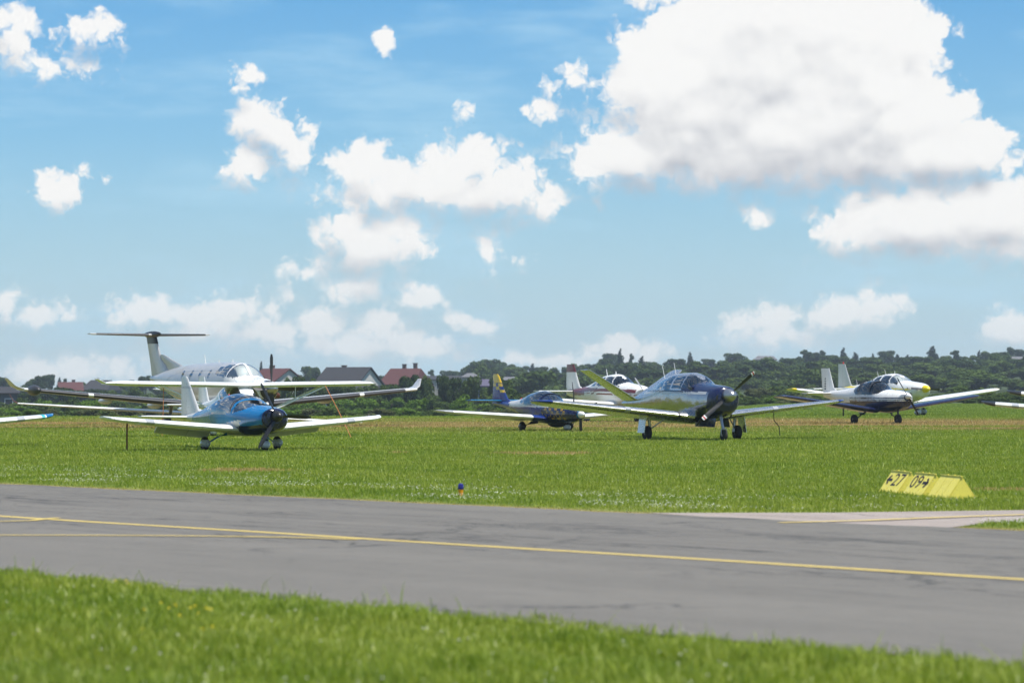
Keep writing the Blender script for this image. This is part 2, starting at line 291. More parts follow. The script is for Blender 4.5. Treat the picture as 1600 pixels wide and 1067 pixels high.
m, t, b = mat('petal_white'); b.inputs['Base Color'].default_value = (0.72, 0.72, 0.66, 1); b.inputs['Roughness'].default_value = 0.8
m, t, b = mat('petal_yellow'); b.inputs['Base Color'].default_value = (0.75, 0.55, 0.01, 1); b.inputs['Roughness'].default_value = 0.8

# ------------------------------------------------------------------ object and mesh helpers
def tag(o, label=None, cat=None, group=None, kind=None):
    for k, v in (('label', label), ('category', cat), ('group', group), ('kind', kind)):
        if v: o[k] = v
    return o
def mk(name, V, F, mats, parent=None, idx=None, smooth=True, sharp=35):
    me = bpy.data.meshes.new(name); me.from_pydata([tuple(map(float, v)) for v in V], [], F); me.update()
    for x in ([mats] if isinstance(mats, str) else mats): me.materials.append(MAT[x])
    if idx is not None: me.polygons.foreach_set('material_index', np.asarray(idx, dtype=np.int32))
    if smooth:
        me.polygons.foreach_set('use_smooth', np.ones(len(me.polygons), dtype=bool))
        if sharp: me.set_sharp_from_angle(angle=R(sharp))
    o = bpy.data.objects.new(name, me); C.objects.link(o)
    if parent is not None: o.parent = parent
    return o
def soup(name, V, F, mats, parent=None, rnd=None, idx=None):
    """fast path for large meshes: V (n,3), F list of int arrays (m,k)"""
    me = bpy.data.meshes.new(name); V = np.asarray(V, dtype=np.float32)
    me.vertices.add(len(V)); me.vertices.foreach_set('co', V.ravel())
    loops = np.concatenate([f.ravel() for f in F]); cnt = np.concatenate([np.full(len(f), f.shape[1]) for f in F])
    me.loops.add(len(loops)); me.loops.foreach_set('vertex_index', loops.astype(np.int32))
    st = np.concatenate([[0], np.cumsum(cnt)[:-1]]); me.polygons.add(len(cnt))
    me.polygons.foreach_set('loop_start', st.astype(np.int32)); me.polygons.foreach_set('loop_total', cnt.astype(np.int32))
    for x in ([mats] if isinstance(mats, str) else mats): me.materials.append(MAT[x])
    if idx is not None: me.polygons.foreach_set('material_index', np.asarray(idx, dtype=np.int32))
    me.update(calc_edges=True)
    if rnd is not None:
        a = me.attributes.new('rnd', 'FLOAT', 'POINT'); a.data.foreach_set('value', rnd.astype(np.float32))
    o = bpy.data.objects.new(name, me); C.objects.link(o)
    if parent is not None: o.parent = parent
    return o
def empty(name, loc, rz=0, rx=0):
    o = bpy.data.objects.new(name, None); C.objects.link(o); o.location = loc; o.rotation_euler = (rx, 0, rz); o.empty_display_size = 0.3; return o
def copy_tree(o, parent=None):
    c = o.copy(); C.objects.link(c); c.parent = parent
    for ch in list(o.children): copy_tree(ch, c)
    return c
class MB:
    """collects shapes into one mesh"""
    def __init__(s): s.V, s.F = [], []
    def add(s, V, F): n = len(s.V); s.V += [tuple(v) for v in V]; s.F += [tuple(i + n for i in f) for f in F]; return s
    def box(s, c, d, M=None):
        x, y, z = (k / 2 for k in d); V = [Vector((a * x, b * y, e * z)) for a in (-1, 1) for b in (-1, 1) for e in (-1, 1)]
        V = [(M @ v if M else v) + Vector(c) for v in V]
        return s.add(V, [(0, 1, 3, 2), (4, 6, 7, 5), (0, 4, 5, 1), (2, 3, 7, 6), (0, 2, 6, 4), (1, 5, 7, 3)])
    def tube(s, pts, rad, n=10, flat=1.0):
        pts = [Vector(p) for p in pts]; rad = rad if isinstance(rad, (list, tuple)) else [rad] * len(pts); V, F = [], []
        for i, p in enumerate(pts):
            d = (pts[min(i + 1, len(pts) - 1)] - pts[max(i - 1, 0)]).normalized()
            u = d.cross(Vector((0, 1, 0)) if abs(d.y) < 0.9 else Vector((1, 0, 0))).normalized(); w = d.cross(u)
            for k in range(n):
                a = 2 * math.pi * k / n; V.append(p + (u * math.cos(a) + w * math.sin(a) * flat) * rad[i])
        for i in range(len(pts) - 1):
            for k in range(n): F.append((i * n + k, i * n + (k + 1) % n, (i + 1) * n + (k + 1) % n, (i + 1) * n + k))
        F.append(tuple(range(n))[::-1]); F.append(tuple((len(pts) - 1) * n + k for k in range(n))); return s.add(V, F)
    def lathe(s, prof, c=(0, 0, 0), axis='X', n=24):
        V, F = [], []
        for (h, r) in prof:
            for k in range(n):
                a = 2 * math.pi * k / n; u, w = r * math.cos(a), r * math.sin(a)
                V.append({'X': (c[0] + h, c[1] + u, c[2] + w), 'Y': (c[0] + w, c[1] + h, c[2] + u), 'Z': (c[0] + u, c[1] + w, c[2] + h)}[axis])
        for i in range(len(prof) - 1):
            for k in range(n): F.append((i * n + k, i * n + (k + 1) % n, (i + 1) * n + (k + 1) % n, (i + 1) * n + k))
        F.append(tuple(range(n))[::-1]); F.append(tuple((len(prof) - 1) * n + k for k in range(n))); return s.add(V, F)
    def rings(s, rings, cap=True):
        n = len(rings[0]); V = [p for r in rings for p in r]; F = []
        for i in range(len(rings) - 1):
            for k in range(n): F.append((i * n + k, i * n + (k + 1) % n, (i + 1) * n + (k + 1) % n, (i + 1) * n + k))
        if cap: F.append(tuple(range(n))[::-1]); F.append(tuple((len(rings) - 1) * n + k for k in range(n)))
        return s.add(V, F)
    def build(s, name, m, parent=None, smooth=True, sharp=35): return mk(name, s.V, s.F, m, parent, None, smooth, sharp)

def pchip(xs, ys, q):
    xs, ys = np.asarray(xs, float), np.asarray(ys, float); h = np.diff(xs); d = np.diff(ys) / h; m = np.zeros(len(xs))
    for i in range(1, len(xs) - 1):
        if d[i - 1] * d[i] > 0:
            w1, w2 = 2 * h[i] + h[i - 1], h[i] + 2 * h[i - 1]; m[i] = (w1 + w2) / (w1 / d[i - 1] + w2 / d[i])
    m[0], m[-1] = d[0], d[-1]; k = np.clip(np.searchsorted(xs, q) - 1, 0, len(xs) - 2); t = (q - xs[k]) / h[k]
    return (2*t**3-3*t**2+1)*ys[k] + (t**3-2*t**2+t)*h[k]*m[k] + (-2*t**3+3*t**2)*ys[k+1] + (t**3-t**2)*h[k]*m[k+1]
def inside(poly, x, z):
    r = np.zeros(x.shape, bool); n = len(poly)
    for i in range(n):
        (x1, z1), (x2, z2) = poly[i], poly[(i + 1) % n]
        c = ((z1 > z) != (z2 > z)) & (x < (x2 - x1) * (z - z1) / (z2 - z1 + 1e-12) + x1); r ^= c
    return r

def fuselage(parent, keys, mats, paintf, windows, nx=130, na=80, name='fuselage', shades=()):
    """lofted body; keys (x, half width, top z, bottom z, top exponent, waist fraction) from tail to nose.
    windows: (name, material, side-view polygon, 'both' | 'pair', centre post half width)"""
    K = sorted(keys); xs = [k[0] for k in K]; t = np.linspace(0, 1, nx); q = xs[0] + (xs[-1] - xs[0]) * t
    q = np.unique(np.concatenate([q, xs[-1] - (xs[-1] - xs[-2]) * np.linspace(0, 1, 8) ** 2]))
    w, zt, zb, e, wf = (pchip(xs, [k[i] for k in K], q) for i in range(1, 6)); nx = len(q)
    a = np.linspace(0, 2 * np.pi, na, endpoint=False); ca, sa = np.cos(a), np.sin(a)
    V = np.zeros((nx, na, 3)); V[:, :, 0] = q[:, None]
    zm = zb + (zt - zb) * wf; up = sa >= 0
    ee = np.where(up[None, :], e[:, None], 2.3)
    V[:, :, 1] = w[:, None] * np.sign(ca) * np.abs(ca) ** (2 / ee)
    V[:, :, 2] = zm[:, None] + np.where(up[None, :], (zt - zm)[:, None], (zm - zb)[:, None]) * np.sign(sa) * np.abs(sa) ** (2 / ee)
    I = np.arange(nx * na).reshape(nx, na); Fq = np.stack([I[:-1], np.roll(I, -1, 1)[:-1], np.roll(I, -1, 1)[1:], I[1:]], -1).reshape(-1, 4)
    Vf = V.reshape(-1, 3); cen = Vf[Fq].mean(1); used = np.zeros(len(Fq), bool); fu = None; parts = []
    for (nm, m, poly, mode, post) in windows:
        sel = inside(poly, cen[:, 0], cen[:, 2]) & ~used
        if post: sel &= np.abs(cen[:, 1]) > post
        used |= sel
        for sgn in ((0,) if mode == 'both' else (1, -1)):
            s2 = sel if sgn == 0 else sel & (np.sign(cen[:, 1]) == sgn)
            if s2.any(): parts.append((nm, m, Fq[s2]))
    body = Fq[~used]; cb = cen[~used]; idx = paintf(cb[:, 0], cb[:, 1], cb[:, 2])
    def sub(faces):
        u, inv = np.unique(faces, return_inverse=True); return Vf[u], [tuple(r) for r in inv.reshape(faces.shape)]
    v, f = sub(body); f = list(f); idx = list(idx)
    fu = mk(name, v, f, mats, parent, idx, True, 60)
    for (r, nm, fl) in ((0, 'tail_cap', True), (nx - 1, 'nose_cap', False)):                # close the ends
        MB().add([tuple(p) for p in V[r]], [tuple(range(na))[::-1] if fl else tuple(range(na))]).build(nm, mats[idx[-1] if not fl else idx[0]], fu, True)
    for nm, m, faces in parts:
        v, f = sub(faces); mk(nm, v, f, m, fu, None, True, 0)
        if nm in shades:                                          # pale sun screens fitted inside the panes
            c_ = np.array((v[:, 0].mean() - .25, 0, v[:, 2].mean() - .3)); mk('sun_shade', v + (c_ - v) * .04, f, 'sun_shade', fu, None, True, 0)
    return fu, (lambda X: tuple(float(pchip(xs, [k[i] for k in K], np.array([X]))[0]) for i in (1, 2, 3)))

def foil(c0, c1, tc, n=10, camber=0.02):
    b = np.linspace(0, 1, n); x = c0 + (c1 - c0) * (1 - np.cos(b * np.pi)) / 2
    yt = 5 * tc * (0.2969 * np.sqrt(x) - 0.126 * x - 0.3516 * x**2 + 0.2843 * x**3 - 0.1030 * x**4) + 0.0012; yc = camber * 4 * x * (1 - x)
    return [(x[i], yc[i] + yt[i]) for i in range(n - 1, -1, -1)] + [(x[i], yc[i] - yt[i]) for i in range(0 if c0 > 0 else 1, n)]
def wing_rings(secs, side, c0=0.0, c1=1.0, camber=0.02, defl=0.0, drop=0.0):
    out = []
    for (y, xl, z, ch, tc, tw) in secs:
        pts = foil(c0, c1, tc, camber=camber); ring = []; ct, st = math.cos(R(tw)), math.sin(R(tw)); cd, sd = math.cos(R(defl)), math.sin(R(defl))
        for (a, h) in pts:
            if defl: a2, h2 = a - c0, h; a, h = c0 + a2 * cd + h2 * sd, -a2 * sd + h2 * cd - drop
            ring.append((xl - ch * (a * ct + h * st), side * y, z + ch * (h * ct - a * st) if True else 0))
        out.append(ring if side > 0 else ring[::-1])
    return out
def lerp_sec(secs, y):
    for s0, s1 in zip(secs, secs[1:]):
        if s0[0] <= y <= s1[0]:
            t = (y - s0[0]) / (s1[0] - s0[0]); return tuple(a + (b - a) * t for a, b in zip(s0, s1))
    return secs[-1]
def wing(parent, secs, side, m, name='wing', split=None, msplit=None, tipm=None, hinge=0.76, camber=0.02):
    """secs: (y, leading edge x, z, chord, thickness, incidence). split: [(name, y0, y1, deflection)] trailing edge surfaces"""
    w = None
    if not split: w = MB().rings(wing_rings(secs, side, camber=camber)).build(name, m, parent)
    else:
        w = MB().rings(wing_rings(secs, side, 0, hinge, camber)).build(name, m, parent)
        ys = sorted({secs[0][0], secs[-1][0]} | {v for s in split for v in s[1:3]})
        for a, b_ in zip(ys, ys[1:]):
            hit = [s for s in split if s[1] <= a + 1e-6 and s[2] >= b_ - 1e-6]
            mid = [s for s in secs if a + 0.02 < s[0] < b_ - 0.02]
            ss = [lerp_sec(secs, a + 0.008)] + mid + [lerp_sec(secs, b_ - 0.008)]
            nm, d = (hit[0][0], hit[0][3]) if hit else ('trailing_panel', 0)
            MB().rings(wing_rings(ss, side, hinge + 0.008, 1, camber, d, 0.02 if d else 0)).build(nm, (msplit or m) if hit else m, w)
    if tipm:
        tm, y0 = tipm; ss = [lerp_sec(secs, y0)] + [s for s in secs if s[0] > y0]
        ss = [(s[0] + (0.004 if s is ss[-1] else 0), s[1] + 0.006, s[2] + 0.002, s[3] + 0.012, s[4] * 1.05 + 0.004, s[5]) for s in ss]
        MB().rings(wing_rings(ss, side, camber=camber)).build('wing_tip', tm, w)
    return w
def fin_rings(secs, y0=0, c0=0.0, c1=1.0):
    out = []
    for (z, xl, ch, tc) in secs: out.append([(xl - ch * a, y0 + ch * h, z) for (a, h) in foil(c0, c1, tc, camber=0)])
    return out
def fin(parent, secs, m, rm=None, hinge=0.66, name='fin', rudder=True):
    f = MB().rings(fin_rings(secs, 0, 0, hinge if rudder else 1)).build(name, m, parent)
    if rudder: MB().rings(fin_rings(secs, 0, hinge + 0.01, 1)).build('rudder', rm or m, parent)
    return f
def wheel(parent, x, y, r=0.19, wd=0.075, fairing=None, z0=0.0, leg=None, legm='steel', flat=0.5, lr=0.03, z_leg=None):
    """wheel on the ground with tyre and rim, its leg from the airframe point `leg`, optional fairing"""
    wh = MB().lathe([(-wd, r * 0.62), (-wd * 1.05, r * 0.78), (-wd * 0.85, r * 0.93), (-wd * 0.4, r), (wd * 0.4, r), (wd * 0.85, r * 0.93), (wd * 1.05, r * 0.78), (wd, r * 0.62)], (x, y, r + z0), 'Y', 28).build('wheel', 'rubber', parent, True, 50)
    MB().lathe([(-wd * 1.0, r * 0.25), (-wd * 0.9, r * 0.62), (wd * 0.9, r * 0.62), (wd * 1.0, r * 0.25)], (x, y, r + z0), 'Y', 20).build('rim', 'steel', wh)
    if leg:
        s = 1 if y > 0.02 else (-1 if y < -0.02 else 0); y2 = y - s * (wd + 0.03)
        MB().tube([leg, (leg[0] * 0.6 + x * 0.4, leg[1] * 0.5 + y2 * 0.5, leg[2] * 0.55 + (r + z0) * 0.45 + 0.03), (x, y2, r + z0 + (0.12 if s == 0 else 0.02)), (x, y2 + s * 0.05, r + z0 + (0.1 if s == 0 else 0))], [lr * 1.4, lr * 1.1, lr, lr], 10, flat).build('gear_leg', legm, parent)
        if s == 0:
            fk = MB()
            for k in (-1, 1): fk.tube([(x, k * (wd + 0.025), r), (x, k * (wd + 0.025), r * 2.05), (x, 0, r * 2.3)], 0.016, 8)
            fk.build('wheel_fork', legm, wh)
    if fairing:
        L = r * 2.6; sec = []
        for t_, hw, zt, zb in ((-1, .04, 1.0, .8), (-.75, .35, 1.25, .62), (-.3, .8, 1.6, .42), (.1, 1, 1.75, .36), (.4, .9, 1.65, .4), (.62, .55, 1.35, .55), (.72, .12, 1.0, .85)):
            ring = []
            for k in range(16):
                a = 2 * math.pi * k / 16; ring.append((x + t_ * L * 0.72, y + hw * (wd + 0.05) * math.cos(a), z0 + r * ((zt + zb) / 2 + (zt - zb) / 2 * math.sin(a))))
            sec.append(ring)
        MB().rings(sec).build('wheel_fairing', fairing, wh)
    return wh
def propeller(parent, x, z, rad, angles, bm='black', sm='white', sp_r=0.16, sp_l=0.32, tips=(), chord=0.11, y=0.0, tilt=0):
    hub = MB().lathe([(-0.06, sp_r * 0.9), (-0.02, sp_r)] + [(sp_l * (1 - math.cos(k * math.pi / 16)) * 0 + sp_l * math.sin(k * math.pi / 16), sp_r * math.cos(k * math.pi / 16)) for k in range(1, 9)], (x, y, z), 'X', 28).build('spinner', sm, parent, True, 50)
    def blade(ang, r0, r1, grow=1.0):
        n = 9; rings = []
        for i in range(n):
            t_ = i / (n - 1); rr = r0 + (r1 - r0) * t_; u = rr / rad
            ch = chord * grow * (0.55 + 1.1 * u - 1.05 * u * u) * (0.55 if i == n - 1 and r1 >= rad - 1e-6 else 1); tw = R(62 - 44 * u); th = 0.016 * (1.25 - u) * grow + 0.004
            ring = []
            for k in range(10):
                a = 2 * math.pi * k / 10; c_, h_ = ch * math.cos(a) / 2 * 1.1, th * math.sin(a) / 2 * 1.4
                px_, py_ = c_ * math.sin(tw) - h_ * math.cos(tw), c_ * math.cos(tw) + h_ * math.sin(tw)
                yy, zz = rr * math.cos(ang) - py_ * math.sin(ang), rr * math.sin(ang) + py_ * math.cos(ang)
                ring.append((x + 0.03 + px_, y + yy, z + zz))
            rings.append(ring)
        return MB().rings(rings)
    for a in angles:
        b_ = blade(R(a), sp_r * 0.6, rad).build('propeller_blade', bm, hub)
        for (t0, t1, tm) in tips: blade(R(a), rad * t0, rad * t1, 1.06).build('tip_stripe', tm, b_)
    return hub
def seats(parent, xs, zf, y=0.25, m='seat', h=0.62):
    for x in xs:
        for s in (-1, 1):
            b = MB(); b.box((x, s * y, zf + 0.08), (0.42, 0.36, 0.14)); b.box((x - 0.24, s * y, zf + 0.08 + h * 0.4), (0.12, 0.36, h * 0.75), Matrix.Rotation(R(-14), 3, 'Y')); b.box((x - 0.32, s * y, zf + h * 0.9), (0.08, 0.2, 0.15), Matrix.Rotation(R(-10), 3, 'Y'))
            b.build('seat', m, parent, False)
def mast(parent, x, z, h=0.28, lean=-0.08, r=0.008, y=0.0, m='white', name='antenna'):
    return MB().tube([(x, y, z - 0.03), (x + lean, y, z + h)], [r, r * 0.6], 8).build(name, m, parent)
def strap(name, pts, r, m, label, group='tie-down lines of the parked airplanes', cat='strap'):
    o = MB().tube(pts, r, 8, 0.6).build(name, m); return tag(o, label, cat, group)

# ------------------------------------------------------------------ terrain
def sstep(a, b, x): t_ = np.clip((x - a) / (b - a), 0, 1); return t_ * t_ * (3 - 2 * t_)
def H(x, y):
    x, y = np.asarray(x, float), np.asarray(y, float); r = x / np.maximum(y, 1)
    h = (-0.0107 * np.clip(y - 150, 0, 150) - 0.6 * sstep(300, 430, y)) * (1 - 0.95 * sstep(0.03, 0.10, r))
    return h + sstep(430, 1050, y) * (2.2 + 1.5 + 6.0 * sstep(-0.06, 0.09, r))
NRM, ALG = np.array((0.742, 0.670)), np.array((0.670, -0.742))   # normal and direction of the taxiway
OFF_NEAR, OFF_MID, OFF_FAR = 12.15, 17.70, 23.72
def off(x, y): return x * NRM[0] + y * NRM[1]
def along(o, t): return (o * NRM[0] + t * ALG[0], o * NRM[1] + t * ALG[1])
BRANCH = [gp(1010, 801.5), gp(1300, 801), gp(1600, 797), (9.6, 36.0), (17, 40.5), (17, 36.0), (9.0, 32.9), gp(1600, 813.5), gp(1540, 817.5), gp(1470, 826.0), gp(1440, 829)]
def in_branch(x, y): return inside(BRANCH, np.asarray(x), np.asarray(y))

ys = np.concatenate([np.linspace(-30, 60, 46), np.linspace(64, 200, 35), np.linspace(210, 520, 32), np.linspace(545, 1500, 40)])
us = np.linspace(-1, 1, 61); XX = np.zeros((len(ys), len(us))); YY = np.zeros_like(XX)
for i, y in enumerate(ys): XX[i] = us * (90 + 0.55 * max(y, 0)); YY[i] = y
I = np.arange(XX.size).reshape(XX.shape); Fg = np.stack([I[:-1, :-1], I[:-1, 1:], I[1:, 1:], I[1:, :-1]], -1).reshape(-1, 4)
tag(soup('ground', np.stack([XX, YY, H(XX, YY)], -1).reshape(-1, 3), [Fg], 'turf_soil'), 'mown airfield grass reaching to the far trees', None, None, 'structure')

def sheet(name, pts, z, m, label, kind='structure', parent=None):
    o = mk(name, [(x, y, z) for x, y in pts], [tuple(range(len(pts)))], m, parent, None, False)
    if parent is None: tag(o, label, None, None, kind)
    return o
def wobble_edge(o0, t0, t1, n, amp, ph):
    return [along(o0 + amp * (math.sin(t * 1.7 + ph) * 0.4 + math.sin(t * 4.3 + ph * 2) * 0.35 + random.uniform(-.4, .4)), t) for t in np.linspace(t0, t1, n)]
edge_n = wobble_edge(OFF_NEAR, -75, 40, 240, 0.10, 1); edge_f = wobble_edge(OFF_FAR, 40, -75, 300, 0.10, 2)
taxi = sheet('taxiway', edge_n + edge_f, 0.012, 'asphalt', 'grey asphalt taxiway crossing the foreground')
sheet('side_taxiway', BRANCH, 0.006, 'concrete', 'pale concrete taxiway stub joining from the right')
def ribbon(name, pts, wd, z, parent):
    pts = [Vector((p[0], p[1])) for p in pts]; V, F = [], []
    for i, p in enumerate(pts):
        d = (pts[min(i + 1, len(pts) - 1)] - pts[max(i - 1, 0)]).normalized(); n = Vector((-d.y, d.x)) * wd / 2 * random.uniform(0.93, 1.07)
        V += [(p.x + n.x, p.y + n.y, z), (p.x - n.x, p.y - n.y, z)]
        if i: F.append((2 * i - 2, 2 * i - 1, 2 * i + 1, 2 * i))
    return mk(name, V, F, 'road_paint', parent, None, False)
ribbon('centre_line', [along(OFF_MID - 0.02 + 0.02 * math.sin(t), t) for t in np.linspace(-60, 40, 120)], 0.135, 0.016, taxi)
ribbon('lead_in_line', [gp(-250, 838.5), gp(-100, 838.4), gp(0, 838.2), gp(120, 838.3), gp(260, 838.9), gp(400, 840.6), gp(480, 842.3), gp(560, 845)], 0.10, 0.020, taxi)
ribbon('lead_in_line', [gp(-120, 818), gp(0, 816.5), gp(50, 815), gp(72, 812.5), gp(92, 811)], 0.12, 0.020, taxi)
ribbon('branch_line', [gp(1218, 818.3), gp(1350, 814.5), gp(1480, 809.5), gp(1600, 805.3), (9.4, 34.6), (17, 38.4)], 0.13, 0.018, taxi)

# ------------------------------------------------------------------ grass
def clump(x, y, s, seed):
    r = np.random.default_rng(seed); v = np.zeros(len(x))
    for _ in range(7):
        kx, ky = r.normal(0, 1 / s, 2); v += np.sin(kx * x + ky * y + r.uniform(0, 6.28))
    return v / 7 ** 0.5 / 1.4
def blades(name, x, y, hgt, wid, label, seg2=False, lean=0.5, z=None, pale=None):
    n = len(x); a = RNG.uniform(0, 2 * np.pi, n); la = RNG.uniform(0, 2 * np.pi, n); l = RNG.uniform(0.1, 1, n) * lean * hgt
    bx, by = np.cos(a) * wid / 2, np.sin(a) * wid / 2; lx, ly = np.cos(la) * l, np.sin(la) * l; z = H(x, y) if z is None else z
    rnd = np.clip(RNG.beta(1.3, 2.2, n) + 0.26 * clump(x, y, 0.13, 31) + 0.14 * clump(x, y, 0.7, 32), 0, 1); I = np.arange(n)
    if pale is not None: rnd = np.where(pale, 1.0, rnd)
    if seg2:
        V = np.stack([np.stack([x - bx, y - by, z - 0.01], -1), np.stack([x + bx, y + by, z - 0.01], -1),
                      np.stack([x + bx * .8 + lx * .35, y + by * .8 + ly * .35, z + hgt * .6], -1), np.stack([x - bx * .8 + lx * .35, y - by * .8 + ly * .35, z + hgt * .6], -1),
                      np.stack([x + lx, y + ly, z + hgt], -1)], 1).reshape(-1, 3)
        F = [np.stack([5 * I, 5 * I + 1, 5 * I + 2, 5 * I + 3], -1), np.stack([5 * I + 3, 5 * I + 2, 5 * I + 4], -1)]; k = 5
    else:
        V = np.stack([np.stack([x - bx, y - by, z - 0.01], -1), np.stack([x + bx, y + by, z - 0.01], -1), np.stack([x + lx, y + ly, z + hgt], -1)], 1).reshape(-1, 3)
        F = [np.stack([3 * I, 3 * I + 1, 3 * I + 2], -1)]; k = 3
    return tag(soup(name, V, F, 'grass_blade', None, np.repeat(rnd, k)), label, 'grass', None, 'stuff')
# foreground verge
n = 430000; D = RNG.uniform(10.5, 27, n); u = RNG.uniform(-1, 1, n); keep = RNG.uniform(0, 1, n) < D / 27; D, u = D[keep], u[keep]; x = u * (0.19 * D + 2.6)
o_ = off(x, D); keep = o_ < OFF_NEAR + 0.16 * clump(x, D, 0.30, 3) + 0.08 * clump(x, D, .08, 4) + RNG.exponential(.05, len(x)); x, y, o_ = x[keep], D[keep], o_[keep]
c_ = clump(x, y, 0.16, 5) + .6 * clump(x, y, .6, 6); hgt = (0.056 + 0.026 * c_ + RNG.uniform(-.02, .035, len(x))) * np.where(o_ > OFF_NEAR - 0.5, 0.85, 1.0); tall = RNG.uniform(0, 1, len(x)) < 0.006; hgt = np.where(tall, hgt + RNG.uniform(.05, .16, len(x)), hgt)
blades('verge_grass', x, y, np.clip(hgt, 0.02, 0.25), RNG.uniform(0.006, 0.013, len(x)), 'long green grass on the near verge of the taxiway', True, 0.75)
# mown field beyond the taxiway: density follows distance so that each blade keeps about the same size in the picture
n = 900000; D = 24 * (300 / 24) ** RNG.uniform(0, 1, n); u = RNG.uniform(-1, 1, n); x, y = u * (0.19 * D + 4.5), D
o_ = off(x, y); keep = (o_ > OFF_FAR - 0.05 + 0.08 * clump(x, y, 0.4, 9)) & ~in_branch(x, y) & ~((D > 90) & (RNG.uniform(0, 1, n) < 0.25)) & ~((o_ < OFF_FAR + .3) & (RNG.uniform(0, 1, n) < .5)); x, y, D, o_ = x[keep], y[keep], D[keep], o_[keep]
c_ = clump(x, y, 0.9, 11); fr = np.clip((o_ - OFF_FAR) / 1.2, 0.25, 1)
hgt = (0.034 + 0.009 * c_ + RNG.uniform(0, 0.022, len(x))) * fr * (0.85 + D / 190); tall = RNG.uniform(0, 1, len(x)) < 0.02; hgt = np.where(tall, hgt * 1.8, hgt)
blades('field_grass', x, y, np.clip(hgt, 0.012, 0.2), (0.006 + 0.00042 * D) * RNG.uniform(0.7, 1.4, len(x)), 'short mown grass of the airfield beyond the taxiway', False, 0.7, None, tall)
def flowers(name, x, y, z, r, m, label):
    n = len(x); I = np.arange(n) * 4; V = np.stack([np.stack([x + r * dx, y + r * dy * 0.6, z + dz * r], -1) for dx, dy, dz in ((-1, 0, 0), (0, -1, .7), (1, 0, 0), (0, 1, 1.0))], 1).reshape(-1, 3)
    I2 = I[:, None]; return tag(soup(name, V, [np.concatenate([I2, I2 + 1, I2 + 2, I2 + 3], 1)], m), label, 'flowers', None, 'stuff')
n = 8000; t_ = RNG.uniform(-46, -14, n); o_ = OFF_FAR + 0.5 + RNG.gamma(1.6, 1.3, n); x = o_ * NRM[0] + t_ * ALG[0]; y = o_ * NRM[1] + t_ * ALG[1]
keep = (clump(x, y, 0.8, 21) > 0.05) & (np.abs(x / y) < 0.22) & ~in_branch(x, y); x, y = x[keep], y[keep]
flowers('clover_flowers', x, y, 0.045 + RNG.uniform(0, .03, len(x)), RNG.uniform(0.005, 0.011, len(x)), 'petal_white', 'scattered white clover heads along the far taxiway edge')
n = 420; D = RNG.uniform(12, 23, n); x = RNG.uniform(-.2, .2, n) * D; keep = (off(x, D) < OFF_NEAR - .15) & (clump(x, D, .5, 41) > .1); x, y = x[keep], D[keep]
flowers('daisy_flowers', x, y, 0.06 + RNG.uniform(0, .02, len(x)), RNG.uniform(0.006, 0.010, len(x)), 'petal_white', 'tiny white flower heads in the near verge')
x, y = [], []
for (px, py, k, s) in ((280, 968, 6, 22), (312, 970, 5, 16), (190, 915, 5, 14), (1050, 985, 3, 40), (300, 1000, 3, 60)):
    for _ in range(k): a, b_ = gp(px + random.gauss(0, s), py + random.gauss(0, 5)); x.append(a); y.append(b_)
x, y = np.array(x), np.array(y); keep = off(x, y) < OFF_NEAR - .2; x, y = x[keep], y[keep]; flowers('dandelion_flowers', x, y, np.full(len(x), 0.075), np.full(len(x), 0.013), 'petal_yellow', 'few yellow dandelion heads in the near grass')

# ------------------------------------------------------------------ airplanes (local frame: x forward, y to the airplane's left, z up, wheels on z = 0)
GRP = 'light airplanes parked on the airfield grass'
def plane(px, py, theta, label, D=None, bank=0.0, scale=1.0):
    D = D or gd(py); o = empty('parked_airplane', (gx(px, D), D, 0), R(theta - 90), R(bank)); o.scale = (scale,) * 3
    return tag(o, label, 'airplane', GRP)
def panel(parent, secs, nv, m, name, c0=0.0, c1=1.0):
    nv = Vector(nv).normalized(); rings = []
    for (p, ch, tc) in secs: rings.append([tuple(Vector(p) + Vector((-a * ch, 0, 0)) + nv * (h * ch)) for a, h in foil(c0, c1, tc, camber=0)])
    return MB().rings(rings).build(name, m, parent)
def le_band(w, secs, side, y0, y1, m, name, c1=0.16, grow=0.004, camber=0.02):
    """a strip wrapped round the leading edge, a few millimetres proud of the wing"""
    ss = [lerp_sec(secs, y0)] + [s for s in secs if y0 < s[0] < y1] + [lerp_sec(secs, y1)]
    ss = [(s[0], s[1] + grow, s[2], s[3] + 2 * grow, s[4] * (1 + 3 * grow / s[3]) + 2 * grow / s[3], s[5]) for s in ss]
    return MB().rings(wing_rings(ss, side, 0, c1, camber)).build(name, m, w)
def const(i): return lambda x, y, z: np.full(x.shape, i, np.int32)
def pod(parent, c, L, r, m, name, squash=1.0):
    b = MB().lathe([(L * math.cos(math.pi * k / 12), max(0.004, r * math.sin(math.pi * k / 12))) for k in range(13)], (0, 0, 0), 'X', 16)
    b.V = [(x + c[0], y + c[1], z * squash + c[2]) for x, y, z in b.V]; return b.build(name, m, parent)
def intake(parent, x, pts, r, m='black'):
    for (y, z) in pts: MB().lathe([(-0.03, r), (0.012, r), (0.012, r * 0.2)], (x, y, z), 'X', 16).build('air_intake', m, parent)

